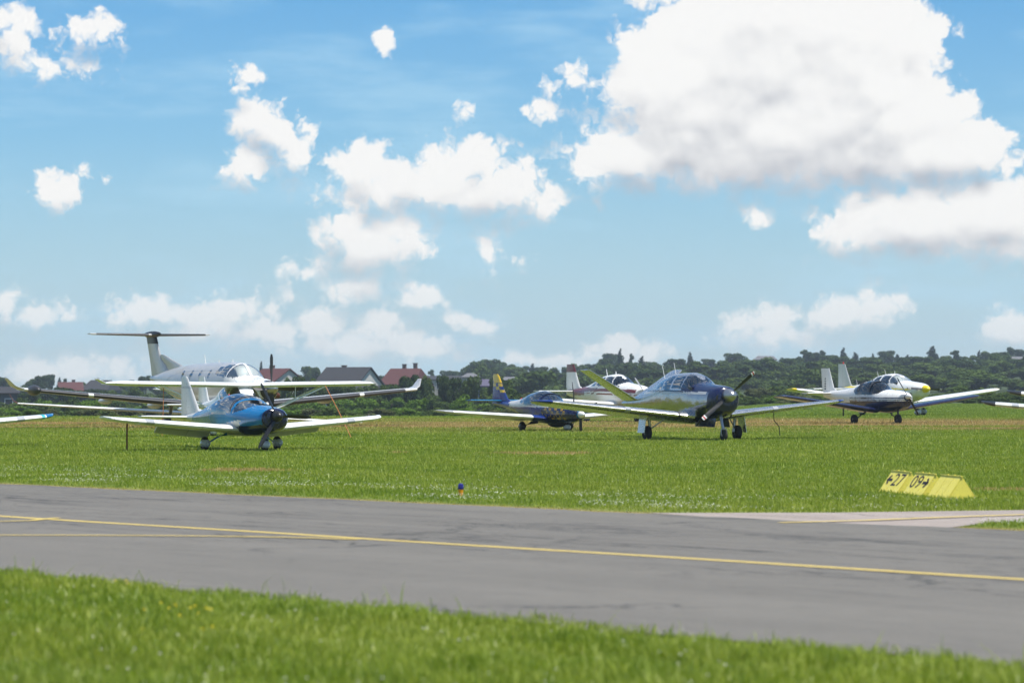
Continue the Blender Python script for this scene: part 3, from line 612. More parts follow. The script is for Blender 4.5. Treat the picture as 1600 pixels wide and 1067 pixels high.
# --- blue low-wing two-seater with white wings
def two_seater(o, body, wingm, tipm, fuspaint, flap=35, prop=(0, 115, 237), spin='black', fairing='offwhite', finm='offwhite', gl='glass', lights=True):
    K = [(2.02,.15,.98,.66,2.2,.5),(1.97,.30,1.02,.54,2.2,.5),(1.6,.44,1.06,.43,2.3,.52),(1.1,.52,1.11,.37,2.3,.55),(.75,.55,1.17,.35,2.2,.58),(.3,.56,1.31,.34,2.1,.55),(-.2,.56,1.37,.34,2.1,.52),
         (-.8,.53,1.31,.37,2.1,.54),(-1.4,.45,1.17,.43,2.1,.56),(-2.2,.32,1.00,.54,2.1,.55),(-3.2,.18,.87,.65,2,.5),(-4.0,.06,.81,.71,2,.5)]
    win = [('windscreen', gl, [(1.25,1.12),(1.1,.99),(.62,.90),(.55,1.5),(.9,1.5)], 'both', 0), ('canopy', gl, [(.52,.90),(.47,1.5),(-.95,1.5),(-1.32,1.12),(-1.15,.96),(-.6,.88)], 'both', 0)]
    fu, sec = fuselage(o, K, body, fuspaint, win)
    hoop = MB(); hoop.tube([(.54 - .05 * math.sin(a), .565 * math.cos(a), .94 + .375 * math.sin(a)) for a in np.linspace(0, math.pi, 15)], 0.012, 8); hoop.build('canopy_frame', 'boot', fu)
    seats(fu, (-.25,), .58, .25, 'seat_grey', .70)
    MB().box((.72, 0, .95), (.35, .9, .12)).build('instrument_panel', 'black', fu)
    secs = [(.35,.78,.52,1.32,.15,3),(.8,.74,.545,1.28,.15,3),(2.6,.62,.69,1.08,.14,2.5),(3.3,.55,.75,.95,.13,2),(3.52,.42,.785,.72,.12,2),(3.62,.15,.82,.36,.12,2)]
    for s in (1, -1):
        w = wing(o, secs, s, wingm, 'wing', [('flap', .75, 2.15, flap), ('aileron', 2.2, 3.25, 0)], wingm, tipm)
        if lights: le_band(w, secs, s, 2.52, 2.72, 'grey', 'landing_light', 0.10)
        MB().tube([(.9, s * 3.0, .66), (.55, s * 3.0, .63)], .009, 6).build('pitot_tube', 'steel', w) if s < 0 else None
        MB().rings(wing_rings([(.05,-3.28,.77,.72,.10,0),(1.05,-3.42,.79,.56,.10,0),(1.28,-3.55,.795,.36,.09,0)], s, 0, .62, 0)).build('tailplane', wingm, o)
        MB().rings(wing_rings([(.07,-3.28,.77,.72,.10,0),(1.05,-3.42,.79,.56,.10,0),(1.27,-3.55,.795,.36,.09,0)], s, .635, 1, 0)).build('elevator', wingm, o)
        wheel(o, -.12, s * .95, .165, .06, fairing, leg=(.0, s * .42, .40), legm=body[0], lr=.028)
    fin(o, [(.76,-2.45,1.65,.08),(.95,-2.86,1.24,.09),(1.6,-3.50,.60,.10),(1.78,-3.66,.43,.09),(1.81,-3.74,.32,.06)], finm, finm)
    MB().rings(fin_rings([(1.50,-3.395,.712,.115),(1.56,-3.455,.652,.115)])).build('fin_stripe', 'grey', o)
    wheel(o, 1.35, 0, .155, .055, fairing, leg=(1.45, 0, .45), legm=body[0], lr=.055)
    propeller(o, 2.05, .84, .88, prop, 'black', spin, .135, .26, (), .12)
    intake(o, 1.985, ((.2, .86), (-.2, .86)), .065); MB().tube([(1.55, -.12, .44), (1.5, -.12, .33)], .03, 10).build('exhaust_pipe', 'steel', o)
    mast(o, -1.5, 1.14, .26, -.12, .007)
    MB().lathe([(-.02, .03), (.02, .028), (.05, .012)], (-.9, 0, 1.31), 'Z', 10).build('beacon', 'red', o)
    return o
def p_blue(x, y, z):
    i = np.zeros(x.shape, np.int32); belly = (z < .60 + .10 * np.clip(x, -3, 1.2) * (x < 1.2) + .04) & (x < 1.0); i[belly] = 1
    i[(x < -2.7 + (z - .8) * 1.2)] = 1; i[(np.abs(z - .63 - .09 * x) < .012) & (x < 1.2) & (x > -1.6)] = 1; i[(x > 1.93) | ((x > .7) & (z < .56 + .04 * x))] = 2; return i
blue_plane = plane(380, 703, 28, 'bright blue low-wing two-seater with white wings nearest the camera, before the twin-tone turboprop')
blue_plane['label'] = 'bright blue two-seat airplane with white wings, standing in front of the tall T-tailed turboprop'
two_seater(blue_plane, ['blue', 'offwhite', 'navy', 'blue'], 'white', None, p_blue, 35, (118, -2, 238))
left_plane = plane(0, 0, 26, 'white wing with blue and teal tip reaching in from the left edge of the picture', D=73.2)
left_plane.location.x = -15.35
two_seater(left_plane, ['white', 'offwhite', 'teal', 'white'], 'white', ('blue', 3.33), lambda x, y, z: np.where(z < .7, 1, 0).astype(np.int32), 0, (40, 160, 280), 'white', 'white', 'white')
for s in (1, -1):
    wparts = [c for c in left_plane.children if c.name.startswith('wing')]
le_band(wparts[0], [(.35,.78,.52,1.32,.15,3),(.8,.74,.545,1.28,.15,3),(2.6,.62,.69,1.08,.14,2.5),(3.3,.55,.75,.95,.13,2)], 1, 3.20, 3.285, 'teal', 'tip_stripe', .74, .005)

# --- tall silver turboprop with T-tail and black de-icing boots
pc = plane(350, 667.3, 28, 'large silver-grey turboprop airplane with T-tail and black-edged long wings')
def p_pc(x, y, z):
    i = np.zeros(x.shape, np.int32); i[(z > 2.12 + .1 * np.sin(x)) & (x < 2.2)] = 0; i[z < 1.25] = 1; i[(x > 1.9) & (z > 1.2)] = 1; i[x > 4.45] = 2; return i
K = [(4.62,.22,1.72,1.28,2,.5),(4.45,.36,1.80,1.10,2,.5),(3.9,.52,1.88,.98,2.1,.5),(3.2,.64,1.93,.90,2.1,.5),(2.75,.72,2.02,.86,2.1,.5),(2.2,.77,2.40,.83,2,.5),(1.7,.79,2.50,.82,2,.5),(0.6,.79,2.53,.80,2,.5),(-2.5,.78,2.50,.84,2,.5),
     (-4.2,.66,2.40,1.05,2,.5),(-5.8,.45,2.25,1.38,2,.52),(-7.0,.24,2.10,1.66,2,.5),(-7.95,.07,2.02,1.84,2,.5)]
win = [('windscreen', 'glass', [(2.74,2.02),(2.20,2.44),(1.98,2.48),(2.02,1.94),(2.50,1.92)], 'both', .035), ('cockpit_window', 'glass', [(1.95,1.94),(1.91,2.42),(1.40,2.42),(1.25,1.98)], 'pair', 0),
       ('cockpit_window', 'glass', [(1.16,1.99),(1.30,2.36),(.92,2.33),(.82,2.06)], 'pair', 0)]
for k in range(4):
    xc = .2 - k * .95; win.append(('cabin_window', 'glass', [(xc + .12 * math.cos(a), 2.06 + .16 * math.sin(a)) for a in np.linspace(0, 6.28, 14)[:-1]], 'pair', 0))
fu, _ = fuselage(pc, K, ['silver_paint', 'white', 'black'], p_pc, win, 170, 96, shades=('windscreen', 'cockpit_window', 'cabin_window'))
seats(fu, (1.5,), 1.35, .35, 'seat_grey', .7); MB().box((2.3, 0, 1.85), (.4, 1.2, .15)).build('instrument_panel', 'black', fu)
secs = [(.5,1.05,.80,1.95,.16,2),(2.0,.95,.93,1.80,.15,2),(7.65,.45,1.42,1.15,.13,1),(8.2,.40,1.47,1.05,.12,1)]
for s in (1, -1):
    w = wing(pc, secs, s, 'offwhite', 'wing', [('flap', .8, 5.2, 0), ('aileron', 5.3, 8.0, 0)])
    le_band(w, secs, s, 1.5, 7.65, 'boot', 'deicing_boot', .12, .006)
    panel(w, [((.36, s * 8.15, 1.47), 1.0, .11), ((.12, s * 8.45, 1.60), .70, .10), ((-.2, s * 8.68, 1.90), .34, .08)], (0, -s * .55, .8), 'silver_paint', 'winglet')
    for yy in (2.6, 4.6): pod(w, (-.75, s * yy, .80 + (yy - 2) * .085), .75, .10, 'offwhite', 'flap_fairing', 1.2)
    le_band(w, secs, s, 5.55, 5.75, 'headlight', 'landing_light', .06, .011)
    MB().rings(wing_rings([(.05,-7.5,3.72,1.15,.10,0),(2.45,-7.9,3.75,.75,.10,0),(2.62,-8.0,3.755,.50,.09,0)], s, 0, .64, 0)).build('tailplane', 'offwhite', pc)
    MB().rings(wing_rings([(.05,-7.5,3.72,1.15,.10,0),(2.45,-7.9,3.75,.75,.10,0),(2.60,-8.0,3.755,.50,.09,0)], s, .65, 1, 0)).build('elevator', 'offwhite', pc)
    le_band(pc.children[-2], [(.05,-7.5,3.72,1.15,.10,0),(2.45,-7.9,3.75,.75,.10,0)], s, .25, 2.4, 'boot', 'deicing_boot', .13, .006, 0)
    wheel(pc, -.35, s * 2.25, .27, .10, None, leg=(-.1, s * 2.15, .85), lr=.06, flat=1)
pod(pc, (.52, -7.87, 1.44), .62, .20, 'boot', 'radar_pod')
fin(pc, [(1.95,-5.5,2.35,.09),(2.4,-6.1,1.87,.10),(2.75,-6.75,1.35,.11),(3.72,-7.45,1.08,.11)], 'silver_paint', 'silver_paint')
MB().rings(fin_rings([(2.15,-3.7,2.7,.035),(2.46,-4.5,2.0,.045),(2.70,-5.6,1.35,.07),(2.90,-6.45,.60,.10)])).build('dorsal_fin', 'silver_paint', pc)
MB().rings(fin_rings([(3.36,-7.17,1.20,.135),(3.73,-7.43,1.11,.135)])).build('fin_cap', 'black', pc)
pod(pc, (-7.8, 0, 3.74), .95, .14, 'black', 'tail_bullet')
propeller(pc, 4.66, 1.50, 1.30, (90, 180, 270, 0), 'black', 'steel', .22, .45, (), .22)
wheel(pc, 3.3, 0, .22, .08, None, leg=(3.1, 0, .95), lr=.05)
MB().tube([(3.95, -.48, 1.30), (3.75, -.66, 1.24), (3.45, -.74, 1.22)], [.10, .10, .09], 12).build('exhaust_stack', 'strap_brown', pc); MB().tube([(3.95, .48, 1.30), (3.75, .66, 1.24), (3.45, .74, 1.22)], [.10, .10, .09], 12).build('exhaust_stack', 'strap_brown', pc)
MB().box((4.40, 0, 1.08), (.14, .42, .15)).build('chin_intake', 'black', pc, False)
mast(pc, -1.9, 2.5, .34, -.12, .02); mast(pc, .9, 2.52, .12, -.02, .03); mast(pc, -.5, 2.52, .10, 0, .03)

# --- white strut-braced high-wing airplane between the two
hw = plane(375, 682, 25, 'white strut-braced high-wing airplane half hidden between blue two-seater and T-tailed turboprop')
K = [(1.75,.18,1.05,.68,2,.5),(1.65,.30,1.12,.58,2,.5),(1.2,.42,1.18,.50,2.1,.5),(.85,.48,1.26,.46,2.2,.55),(.45,.52,1.56,.44,2.4,.5),(0,.53,1.63,.44,2.5,.5),(-.7,.50,1.60,.46,2.4,.5),(-1.3,.40,1.40,.55,2.2,.5),(-2.3,.26,1.18,.66,2,.5),(-3.8,.06,1.02,.84,2,.5)]
win = [('windscreen', 'glass', [(.84,1.24),(.48,1.52),(.30,1.52),(.36,1.12),(.6,1.08)], 'both', 0), ('cabin_window', 'glass', [(.26,1.05),(.22,1.48),(-.5,1.48),(-.65,1.1)], 'pair', 0)]
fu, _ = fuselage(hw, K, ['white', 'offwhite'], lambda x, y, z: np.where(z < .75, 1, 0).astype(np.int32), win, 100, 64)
seats(fu, (-.2,), .6, .24, 'seat', .7)
secs = [(.0,.62,1.60,1.22,.14,2),(3.9,.58,1.655,1.14,.14,2),(4.25,.50,1.66,.95,.12,2),(4.42,.28,1.655,.55,.10,2)]
for s in (1, -1):
    w = wing(hw, secs, s, 'white', 'wing', [('flap', .6, 2.3, 0), ('aileron', 2.4, 4.1, 0)])
    b = MB(); b.tube([(.45, s * 2.75, 1.60), (.35, s * .5, .62)], .028, 8, .5); b.build('wing_strut', 'white', hw); b = MB(); b.tube([(-.1, s * 2.75, 1.58), (.0, s * .5, .62)], .022, 8, .5); b.build('wing_strut', 'white', hw)
    b = MB(); b.tube([(.40, s * 1.7, 1.57), (.37, s * 1.7, 1.15)], .012, 6); b.build('jury_strut', 'white', hw)
    MB().rings(wing_rings([(.04,-3.1,.98,.8,.09,0),(1.3,-3.25,.98,.55,.09,0)], s, camber=0)).build('tailplane', 'white', hw)
    wheel(hw, -.1, s * .85, .17, .06, 'white', leg=(0, s * .4, .48), legm='white')
panel(w, [((.30, -4.38, 1.655), .6, .08), ((.05, -4.62, 1.80), .35, .08)], (0, .6, .8), 'white', 'wing_tip_plate')
fin(hw, [(.95,-2.65,1.3,.08),(1.15,-3.0,1.0,.09),(1.88,-3.42,.58,.09)], 'white'); wheel(hw, 1.25, 0, .16, .055, 'white', leg=(1.3, 0, .55))
propeller(hw, 1.78, .86, .80, (-8, 172), 'black', 'white', .12, .25, (), .1)
strap('tie_down_strap', [(gx(508, 87.6), 87.6, 1.60), (gx(528, 87.2), 87.2, .85), (gx(549, 86.6), 86.6, .0)], .011, 'orange', 'orange strap slanting from the high wing down to the grass, right of blue airplane')
pts = [hw.matrix_basis @ Vector(p) for p in ((.4, -2.62, 1.6), (.45, -2.65, .8), (.5, -2.7, 0))]
strap('tie_down_strap', pts, .011, 'orange', 'orange strap hanging from the high wing beside the blue airplane tail fin')
pts = [blue_plane.matrix_basis @ Vector(p) for p in ((.1, -3.02, .66), (.12, -3.03, .3), (.10, -3.02, 0))]
strap('tie_down_strap', pts, .020, 'strap_brown', 'dark brown strap hanging under the left-hand wing of the blue airplane')

# --- sailplane resting on one wing tip
gl_ = plane(300, 0, 14, 'white glider with one wing lowered, its upturned brown-tipped wing showing at far left', D=120, bank=-3.3)
K = [(2.0,.05,.62,.50,2,.5),(1.7,.20,.78,.36,2,.5),(.9,.29,.95,.28,2,.5),(.1,.30,.98,.27,2,.5),(-.6,.24,.86,.34,2,.5),(-1.8,.12,.70,.48,2,.5),(-4.6,.06,.66,.56,2,.5)]
fu, _ = fuselage(gl_, K, ['white'], const(0), [('canopy', 'glass_smoke', [(1.5,.72),(.4,.70),(-.1,.78),(.1,1.1),(1.0,1.1)], 'both', 0)], 70, 48)
seats(fu, (.3,), .4, .001, 'seat', .45)
secs = [(.2,.30,.46,.95,.15,2),(4.5,.20,.46,.80,.14,2),(7.3,.0,.47,.45,.12,2)]
for s in (1, -1):
    w = wing(gl_, secs, s, 'white', 'wing', [('flap', .4, 4.3, 0), ('aileron', 4.4, 7.1, 0)])
    panel(w, [((.0, s * 7.28, .47), .45, .10), ((-.1, s * 7.48, .58), .32, .09), ((-.2, s * 7.64, .84), .18, .08)], (0, -s * .7, .6), 'maroon', 'winglet')
    MB().rings(wing_rings([(.03,-4.15,1.42,.45,.09,0),(1.2,-4.25,1.42,.28,.09,0)], s, camber=0)).build('tailplane', 'white', gl_)
fin(gl_, [(.6,-3.75,.85,.09),(1.42,-4.1,.55,.09)], 'white'); wheel(gl_, .2, 0, .18, .06, None, z0=.08, leg=None)

# --- dark blue and yellow chequered two-seater
ck = plane(855, 673, 27, 'dark blue two-seater with yellow chequered nose and yellow tail fin behind the polished airplane')
def p_ck(x, y, z):
    i = np.zeros(x.shape, np.int32); i[(z < .48) | ((x > .5) & (z < .84))] = 1; i[(z > .98) & (x < -.9)] = 3; i[(z > .84) & (x < 1.2) & (x > -2.5)] = 3; i[(x < -2.7)] = 0
    chk = (x > .55) & (x < 2.0) & (z > .42) & (z < .82) & (((np.floor(x / .17) + np.floor(z / .12)) % 2) == 0) & (np.sin(x * 17.3 + z * 9.1) > -.55); i[chk & (z > .42 + .1 * (x < 1))] = 2; return i
K = [(2.42,.12,.70,.50,2,.5),(2.36,.26,.78,.42,2,.5),(1.9,.40,.94,.31,2.1,.5),(1.2,.48,1.03,.26,2.2,.5),(.85,.5,1.08,.25,2.2,.5),(.35,.51,1.30,.25,2.1,.5),(-.2,.51,1.42,.27,2.1,.5),(-.9,.46,1.35,.35,2.1,.5),(-1.5,.38,1.20,.48,2,.5),(-2.3,.27,1.08,.66,2,.5),(-3.3,.15,1.03,.82,2,.5),(-4.2,.05,1.02,.92,2,.5)]
win = [('canopy', 'glass_green', [(1.0,1.04),(.8,.96),(.2,.90),(-.8,.90),(-1.5,1.02),(-1.62,1.2),(-.9,1.5),(.5,1.5)], 'both', 0)]
fu, _ = fuselage(ck, K, ['royal', 'navy', 'yellow_shaded', 'offwhite'], p_ck, win, 150, 80)
hoop = MB(); hoop.tube([(.30, .50 * math.cos(a), .93 + .40 * math.sin(a)) for a in np.linspace(0, math.pi, 15)], 0.018, 8); hoop.build('canopy_frame', 'navy', fu)
seats(fu, (-.3,), .5, .24, 'seat_grey', .62); MB().box((.7, 0, .92), (.3, .85, .1)).build('instrument_panel', 'black', fu)
secs = [(.35,.85,.44,1.35,.15,3),(1.0,.78,.50,1.25,.15,3),(3.9,.55,.68,.85,.14,2),(4.25,.42,.71,.60,.12,2),(4.42,.10,.74,.25,.1,2)]
for s in (1, -1):
    w = wing(ck, secs, s, 'white', 'wing', [('flap', .8, 2.4, 8), ('aileron', 2.5, 3.9, 0)], None, ('grey', 3.95))
    ss = [(a[0], a[1] + .01, a[2], a[3] + .02, a[4] * 1.06, a[5]) for a in (lerp_sec(secs, .36), lerp_sec(secs, .95))]
    MB().rings(wing_rings(ss, s, 0, .7)).build('wing_root_fillet', 'royal', w)
    MB().rings(wing_rings([(.04,-3.45,1.06,.75,.09,0),(1.25,-3.6,1.08,.5,.09,0)], s, 0, .62, 0)).build('tailplane', 'blue', ck); MB().rings(wing_rings([(.06,-3.45,1.06,.75,.09,0),(1.25,-3.6,1.08,.5,.09,0)], s, .63, 1, 0)).build('elevator', 'blue', ck)
    wheel(ck, -.1, s * .95, .17, .06, 'black', leg=(0.05, s * .4, .34), legm='black', lr=.05)
FS = [(.92,-2.6,1.75,.07),(1.15,-3.1,1.25,.09),(1.55,-3.48,.82,.10),(1.95,-3.78,.52,.09),(2.03,-3.92,.32,.07)]
fin(ck, FS, 'royal', 'royal')
MB().rings(fin_rings([(1.72,-3.585,.70,.11),(1.95,-3.765,.545,.105),(2.04,-3.91,.34,.09)])).build('fin_cap', 'yellow', ck)
for (a, b_, z0, z1) in ((0, .33, 1.58, 1.70), (.30, .62, 1.46, 1.58), (.0, .30, 1.36, 1.46), (.62, .98, 1.58, 1.71)):
    def sc(z):
        for s0, s1 in zip(FS, FS[1:]):
            if s0[0] <= z <= s1[0]: t_ = (z - s0[0]) / (s1[0] - s0[0]); return [p + (q - p) * t_ for p, q in zip(s0, s1)]
    q0, q1 = sc(z0), sc(z1); MB().rings([[(s_[1] + .004 - (s_[2]) * u, (h * 1.12) * s_[2], s_[0]) for u, h in foil(a, b_, s_[3], 5, 0)] for s_ in (q0, q1)]).build('chequer', 'yellow', ck)
wheel(ck, 1.5, 0, .15, .055, 'offwhite', leg=(1.55, 0, .34), legm='black')
pod(ck, (.75, 0, .27), .62, .2, 'black', 'belly_scoop', .7)
propeller(ck, 2.45, .60, .78, (-88, 32, 152), 'black', 'white', .13, .30, (), .12); MB().lathe([(-.07, .134), (.02, .137), (.07, .133)], (2.45, 0, .60), 'X', 24).build('spinner_band', 'blue', ck)
MB().lathe([(-.02, .03), (.02, .028), (.05, .012)], (-2.0, 0, 1.12), 'Z', 10).build('beacon', 'red', ck)

# --- white and maroon four-seater behind the polished airplane
mr = plane(966, 659, 27, 'white four-seater with maroon stripe and maroon fin top, behind the V-tailed airplane')
def p_mr(x, y, z):
    i = np.zeros(x.shape, np.int32); zc = 1.42 - .02 * x; i[(np.abs(z - zc) < .085 + .02 * (x < -2)) & (x < 2.3)] = 1; i[(x < -2.6) & (z < 1.42 - .35 * (x + 2.6)) & (z > 1.2) & (x > -4.0)] = 1; i[(np.abs(z - zc + .16) < .02)] = 1; return i
K = [(2.5,.2,1.50,1.0,2,.5),(2.35,.40,1.60,.85,2.2,.5),(1.6,.52,1.70,.72,2.3,.5),(.98,.56,1.77,.66,2.3,.5),(.42,.58,2.07,.64,2.1,.5),(0,.58,2.16,.64,2.1,.48),(-.9,.56,2.10,.66,2.1,.5),(-1.8,.46,1.86,.74,2.1,.5),(-3,.28,1.60,.90,2,.5),(-4.9,.06,1.44,1.2,2,.5)]
win = [('windscreen', 'glass_green', [(.95,1.77),(.45,2.06),(.28,2.08),(.38,1.66),(.7,1.64)], 'both', .02), ('cabin_window', 'glass_green', [(.32,1.66),(.24,2.04),(-.42,2.04),(-.42,1.62)], 'pair', 0), ('cabin_window', 'glass_green', [(-.52,1.62),(-.52,2.03),(-1.0,1.97),(-1.15,1.64)], 'pair', 0), ('cabin_window', 'glass_green', [(-1.35,1.62),(-1.3,1.84),(-1.75,1.76),(-1.9,1.62)], 'pair', 0)]
fu, _ = fuselage(mr, K, ['white', 'maroon'], p_mr, win, 150, 80); seats(fu, (.0, -.9), 1.1, .28, 'seat', .75); MB().box((.75, 0, 1.58), (.3, .95, .12)).build('instrument_panel', 'black', fu)
secs = [(.4,.75,.78,1.6,.15,3),(1.6,.70,.86,1.5,.15,3),(3.9,.55,1.03,1.2,.14,2),(4.2,.40,1.055,.9,.12,2)]
for s in (1, -1):
    wing(mr, secs, s, 'white', 'wing', [('flap', .8, 2.2, 0), ('aileron', 2.3, 4.0, 0)])
    MB().rings(wing_rings([(.04,-4.0,1.38,.85,.09,0),(1.9,-4.1,1.39,.65,.09,0)], s, 0, .62, 0)).build('tailplane', 'white', mr); MB().rings(wing_rings([(.06,-4.0,1.38,.85,.09,0),(1.9,-4.1,1.39,.65,.09,0)], s, .63, 1, 0)).build('elevator', 'white', mr)
    wheel(mr, -.25, s * 1.5, .20, .075, 'offwhite', leg=(-.1, s * 1.4, .8), lr=.035, flat=1)
fin(mr, [(1.4,-3.0,1.95,.06),(1.62,-3.65,1.35,.08),(2.3,-4.05,.92,.09),(2.62,-4.25,.68,.09)], 'white'); MB().rings(fin_rings([(2.28,-4.02,.96,.105),(2.64,-4.245,.70,.105)])).build('fin_cap', 'maroon', mr)
wheel(mr, 1.7, 0, .18, .06, None, leg=(1.75, 0, .8)); propeller(mr, 2.5, 1.26, .92, (128, 308), 'grey', 'black', .15, .3, (), .13)
mast(mr, -1.0, 2.07, .32, -.12, .022); mast(mr, -.2, 2.15, .14, -.02, .03)
pole = MB().tube([(gx(896.5, 118), 118, 0), (gx(896.5, 118), 118, 1.2), (gx(894, 118), 118, 1.78)], [.035, .03, .012], 8).build('marker_pole', 'boot'); tag(pole, 'thin dark pole in front of the maroon-topped white tail fin', 'pole')

# --- polished V-tail four-seater
bo = plane(1084, 687, 22, 'polished metal airplane with V-tail, navy nose and red-striped propeller tips')
def p_bo(x, y, z):
    i = np.zeros(x.shape, np.int32); i[(z > 1.40)] = 1
    nav = (x > 1.62 + .25 * np.sin((z - .6) * 2)) | ((x > .25 + .0 * z) & (z > 1.405 + .0 * x) & (z < 1.75)); i[nav] = 2
    i[(np.abs(z - 1.37) < .035) & (x < 1.75)] = 3; i[(np.abs(z - 1.43) < .022) & (x < .3)] = 2; i[(z < .66) & (x > .7)] = 2; i[(z < .74) & (x > -1.6) & (x <= .7)] = 2; return i  # last navy area is belly shade below the wing roots, painted in
K = [(2.24,.22,1.46,1.00,2,.5),(2.18,.36,1.53,.84,2.1,.5),(1.85,.48,1.58,.70,2.2,.5),(1.3,.53,1.62,.60,2.3,.5),(.85,.55,1.67,.53,2.3,.5),(.38,.56,1.90,.48,2.1,.5),(0,.57,1.965,.46,2.1,.48),(-.8,.56,1.95,.47,2.1,.5),(-1.5,.51,1.85,.53,2.1,.5),(-2.3,.41,1.62,.63,2.1,.5),(-3.4,.27,1.35,.78,2,.5),(-4.6,.13,1.16,.93,2,.5),(-5.05,.05,1.09,1.0,2,.5)]
win = [('windscreen', 'glass', [(.84,1.66),(.42,1.88),(.20,1.90),(.28,1.52),(.62,1.52)], 'both', .022), ('cabin_window', 'glass', [(.22,1.50),(.14,1.87),(-.42,1.88),(-.42,1.48)], 'pair', 0), ('cabin_window', 'glass', [(-.52,1.48),(-.52,1.88),(-1.0,1.83),(-1.08,1.48)], 'pair', 0), ('cabin_window', 'glass', [(-1.17,1.48),(-1.12,1.80),(-1.5,1.72),(-1.62,1.50)], 'pair', 0)]
fu, _ = fuselage(bo, K, ['polished', 'brushed', 'navy', 'silver_paint'], p_bo, win, 190, 96)
seats(fu, (.05, -.85), .95, .27, 'seat_grey', .72); MB().box((.7, 0, 1.48), (.3, .95, .12)).build('instrument_panel', 'black', fu)
secs = [(.42,.98,.70,1.75,.16,7),(.8,.80,.74,1.62,.16,7),(4.3,.42,1.09,1.08,.13,7),(4.7,.34,1.13,.94,.11,7),(4.92,.12,1.14,.64,.10,6),(5.0,-.12,1.14,.30,.09,5)]
for s in (1, -1):
    w = wing(bo, secs, s, 'brushed', 'wing', [('flap', .85, 2.4, 0), ('aileron', 2.5, 4.35, 0)], 'brushed', ('royal', 4.62))
    le_band(w, secs, s, 2.30, 2.46, 'grey', 'landing_light', .10); le_band(w, secs, s, .80, .86, 'boot', 'walkway_seal', .3, .004)
    n_ = (0, -s * math.sin(R(33)), math.cos(R(33)))
    for (c0, c1, nm) in ((0, .64, 'v_tail'), (.65, 1, 'ruddervator')):
        panel(bo, [((-3.62, s * .10, 1.12), 1.15, .08), ((-4.02, s * 1.50, 2.02), .80, .08), ((-4.12, s * 1.58, 2.07), .62, .06)], n_, 'brushed', nm, c0, c1)
    wheel(bo, -.10, s * 1.46, .21, .085, None, leg=(-.12, s * 1.42, .72), lr=.04, flat=1)
    MB().box((-.10, s * 1.62, .47), (.46, .018, .52), Matrix.Rotation(R(s * 8), 3, 'X')).build('gear_door', 'brushed', bo, False)
    b = MB(); b.tube([(.28, s * 1.0, .66), (-.08, s * 1.40, .30)], .018, 8); b.build('gear_strut', 'steel', bo)
wheel(bo, 1.98, 0, .165, .06, None, leg=(1.78, 0, .70), lr=.038, flat=1)
for s in (1, -1): MB().box((1.62, s * .22, .52), (.5, .016, .26), Matrix.Rotation(R(s * 12), 3, 'X')).build('nose_gear_door', 'navy', bo, False)
propeller(bo, 2.27, 1.30, 1.06, (39, 219), 'black', 'steel', .19, .36, ((.88, .925, 'white'), (.925, .96, 'red'), (.96, 1.003, 'white')), .15)
intake(bo, 2.20, ((.27, 1.24), (-.27, 1.24)), .085); intake(bo, 2.19, ((0, .98),), .10)
MB().tube([(1.1, -.3, .60), (.95, -.36, .44)], .035, 10).build('exhaust_pipe', 'boot', bo); MB().box((.75, -.1, .47), (.28, .3, .14)).build('cooling_flap', 'navy', bo, False)
mast(bo, -1.95, 1.72, .46, -.22, .010); mast(bo, -1.2, 1.90, .36, -.16, .010); MB().tube([(.9, 3.4, .92), (.4, 3.4, .90)], .010, 6).build('pitot_tube', 'steel', bo)
pts = [bo.matrix_basis @ Vector(p) for p in ((-.2, 2.72, .80), (-.25, 2.76, .55), (-.2, 2.90, .38), (-.22, 2.94, .10))]
strap('tie_down_rope', pts, .013, 'boot', 'dark rope dangling under the right-hand wing of the polished V-tailed airplane', cat='rope')

# --- white and navy two-seater on the right
zo = plane(1371, 662, 27, 'white two-seater with smoked bubble canopy, navy belly stripes and navy wings')
def p_zo(x, y, z):
    i = np.zeros(x.shape, np.int32); i[z < 1.13] = 1; i[np.abs(z - 1.07) < .020] = 0; i[np.abs(z - 1.0) < .018] = 0; i[(z < 1.13) & (x < -1.5) & (z > .9)] = 0;  return i
K = [(2.2,.16,1.28,.98,2,.5),(2.1,.34,1.35,.74,2.1,.5),(1.6,.46,1.42,.58,2.2,.5),(1.0,.54,1.46,.52,2.3,.5),(.72,.56,1.52,.5,2.2,.5),(.3,.57,1.74,.5,2.1,.5),(-.1,.57,1.85,.5,2.1,.5),(-.7,.54,1.80,.52,2.1,.5),(-1.3,.46,1.63,.6,2.1,.5),(-2.2,.32,1.50,.78,2,.5),(-4.1,.07,1.38,1.12,2,.5)]
win = [('canopy', 'glass_smoke', [(.98,1.47),(.75,1.30),(.3,1.24),(-.9,1.24),(-1.2,1.40),(-1.25,1.62),(-.7,1.95),(.3,1.95)], 'both', 0)]
fu, _ = fuselage(zo, K, ['white', 'navy'], p_zo, win, 130, 180); seats(fu, (-.2,), .85, .26, 'seat', .7); MB().box((.6, 0, 1.36), (.3, .9, .12)).build('instrument_panel', 'black', fu)
hoop = MB(); hoop.tube([(.15, .56 * math.cos(a), 1.38 + .44 * math.sin(a)) for a in np.linspace(0, math.pi, 15)], .018, 8); hoop.build('canopy_frame', 'boot', fu); hoop = MB(); hoop.tube([(-.75 + .0 * a, .53 * math.cos(a), 1.38 + .41 * math.sin(a)) for a in np.linspace(0, math.pi, 15)], .018, 8); hoop.build('canopy_frame', 'boot', fu)
secs = [(.4,.75,.58,1.5,.15,3),(1.0,.72,.66,1.45,.15,3),(4.8,.55,1.16,1.0,.13,2),(5.05,.40,1.19,.75,.1,2)]
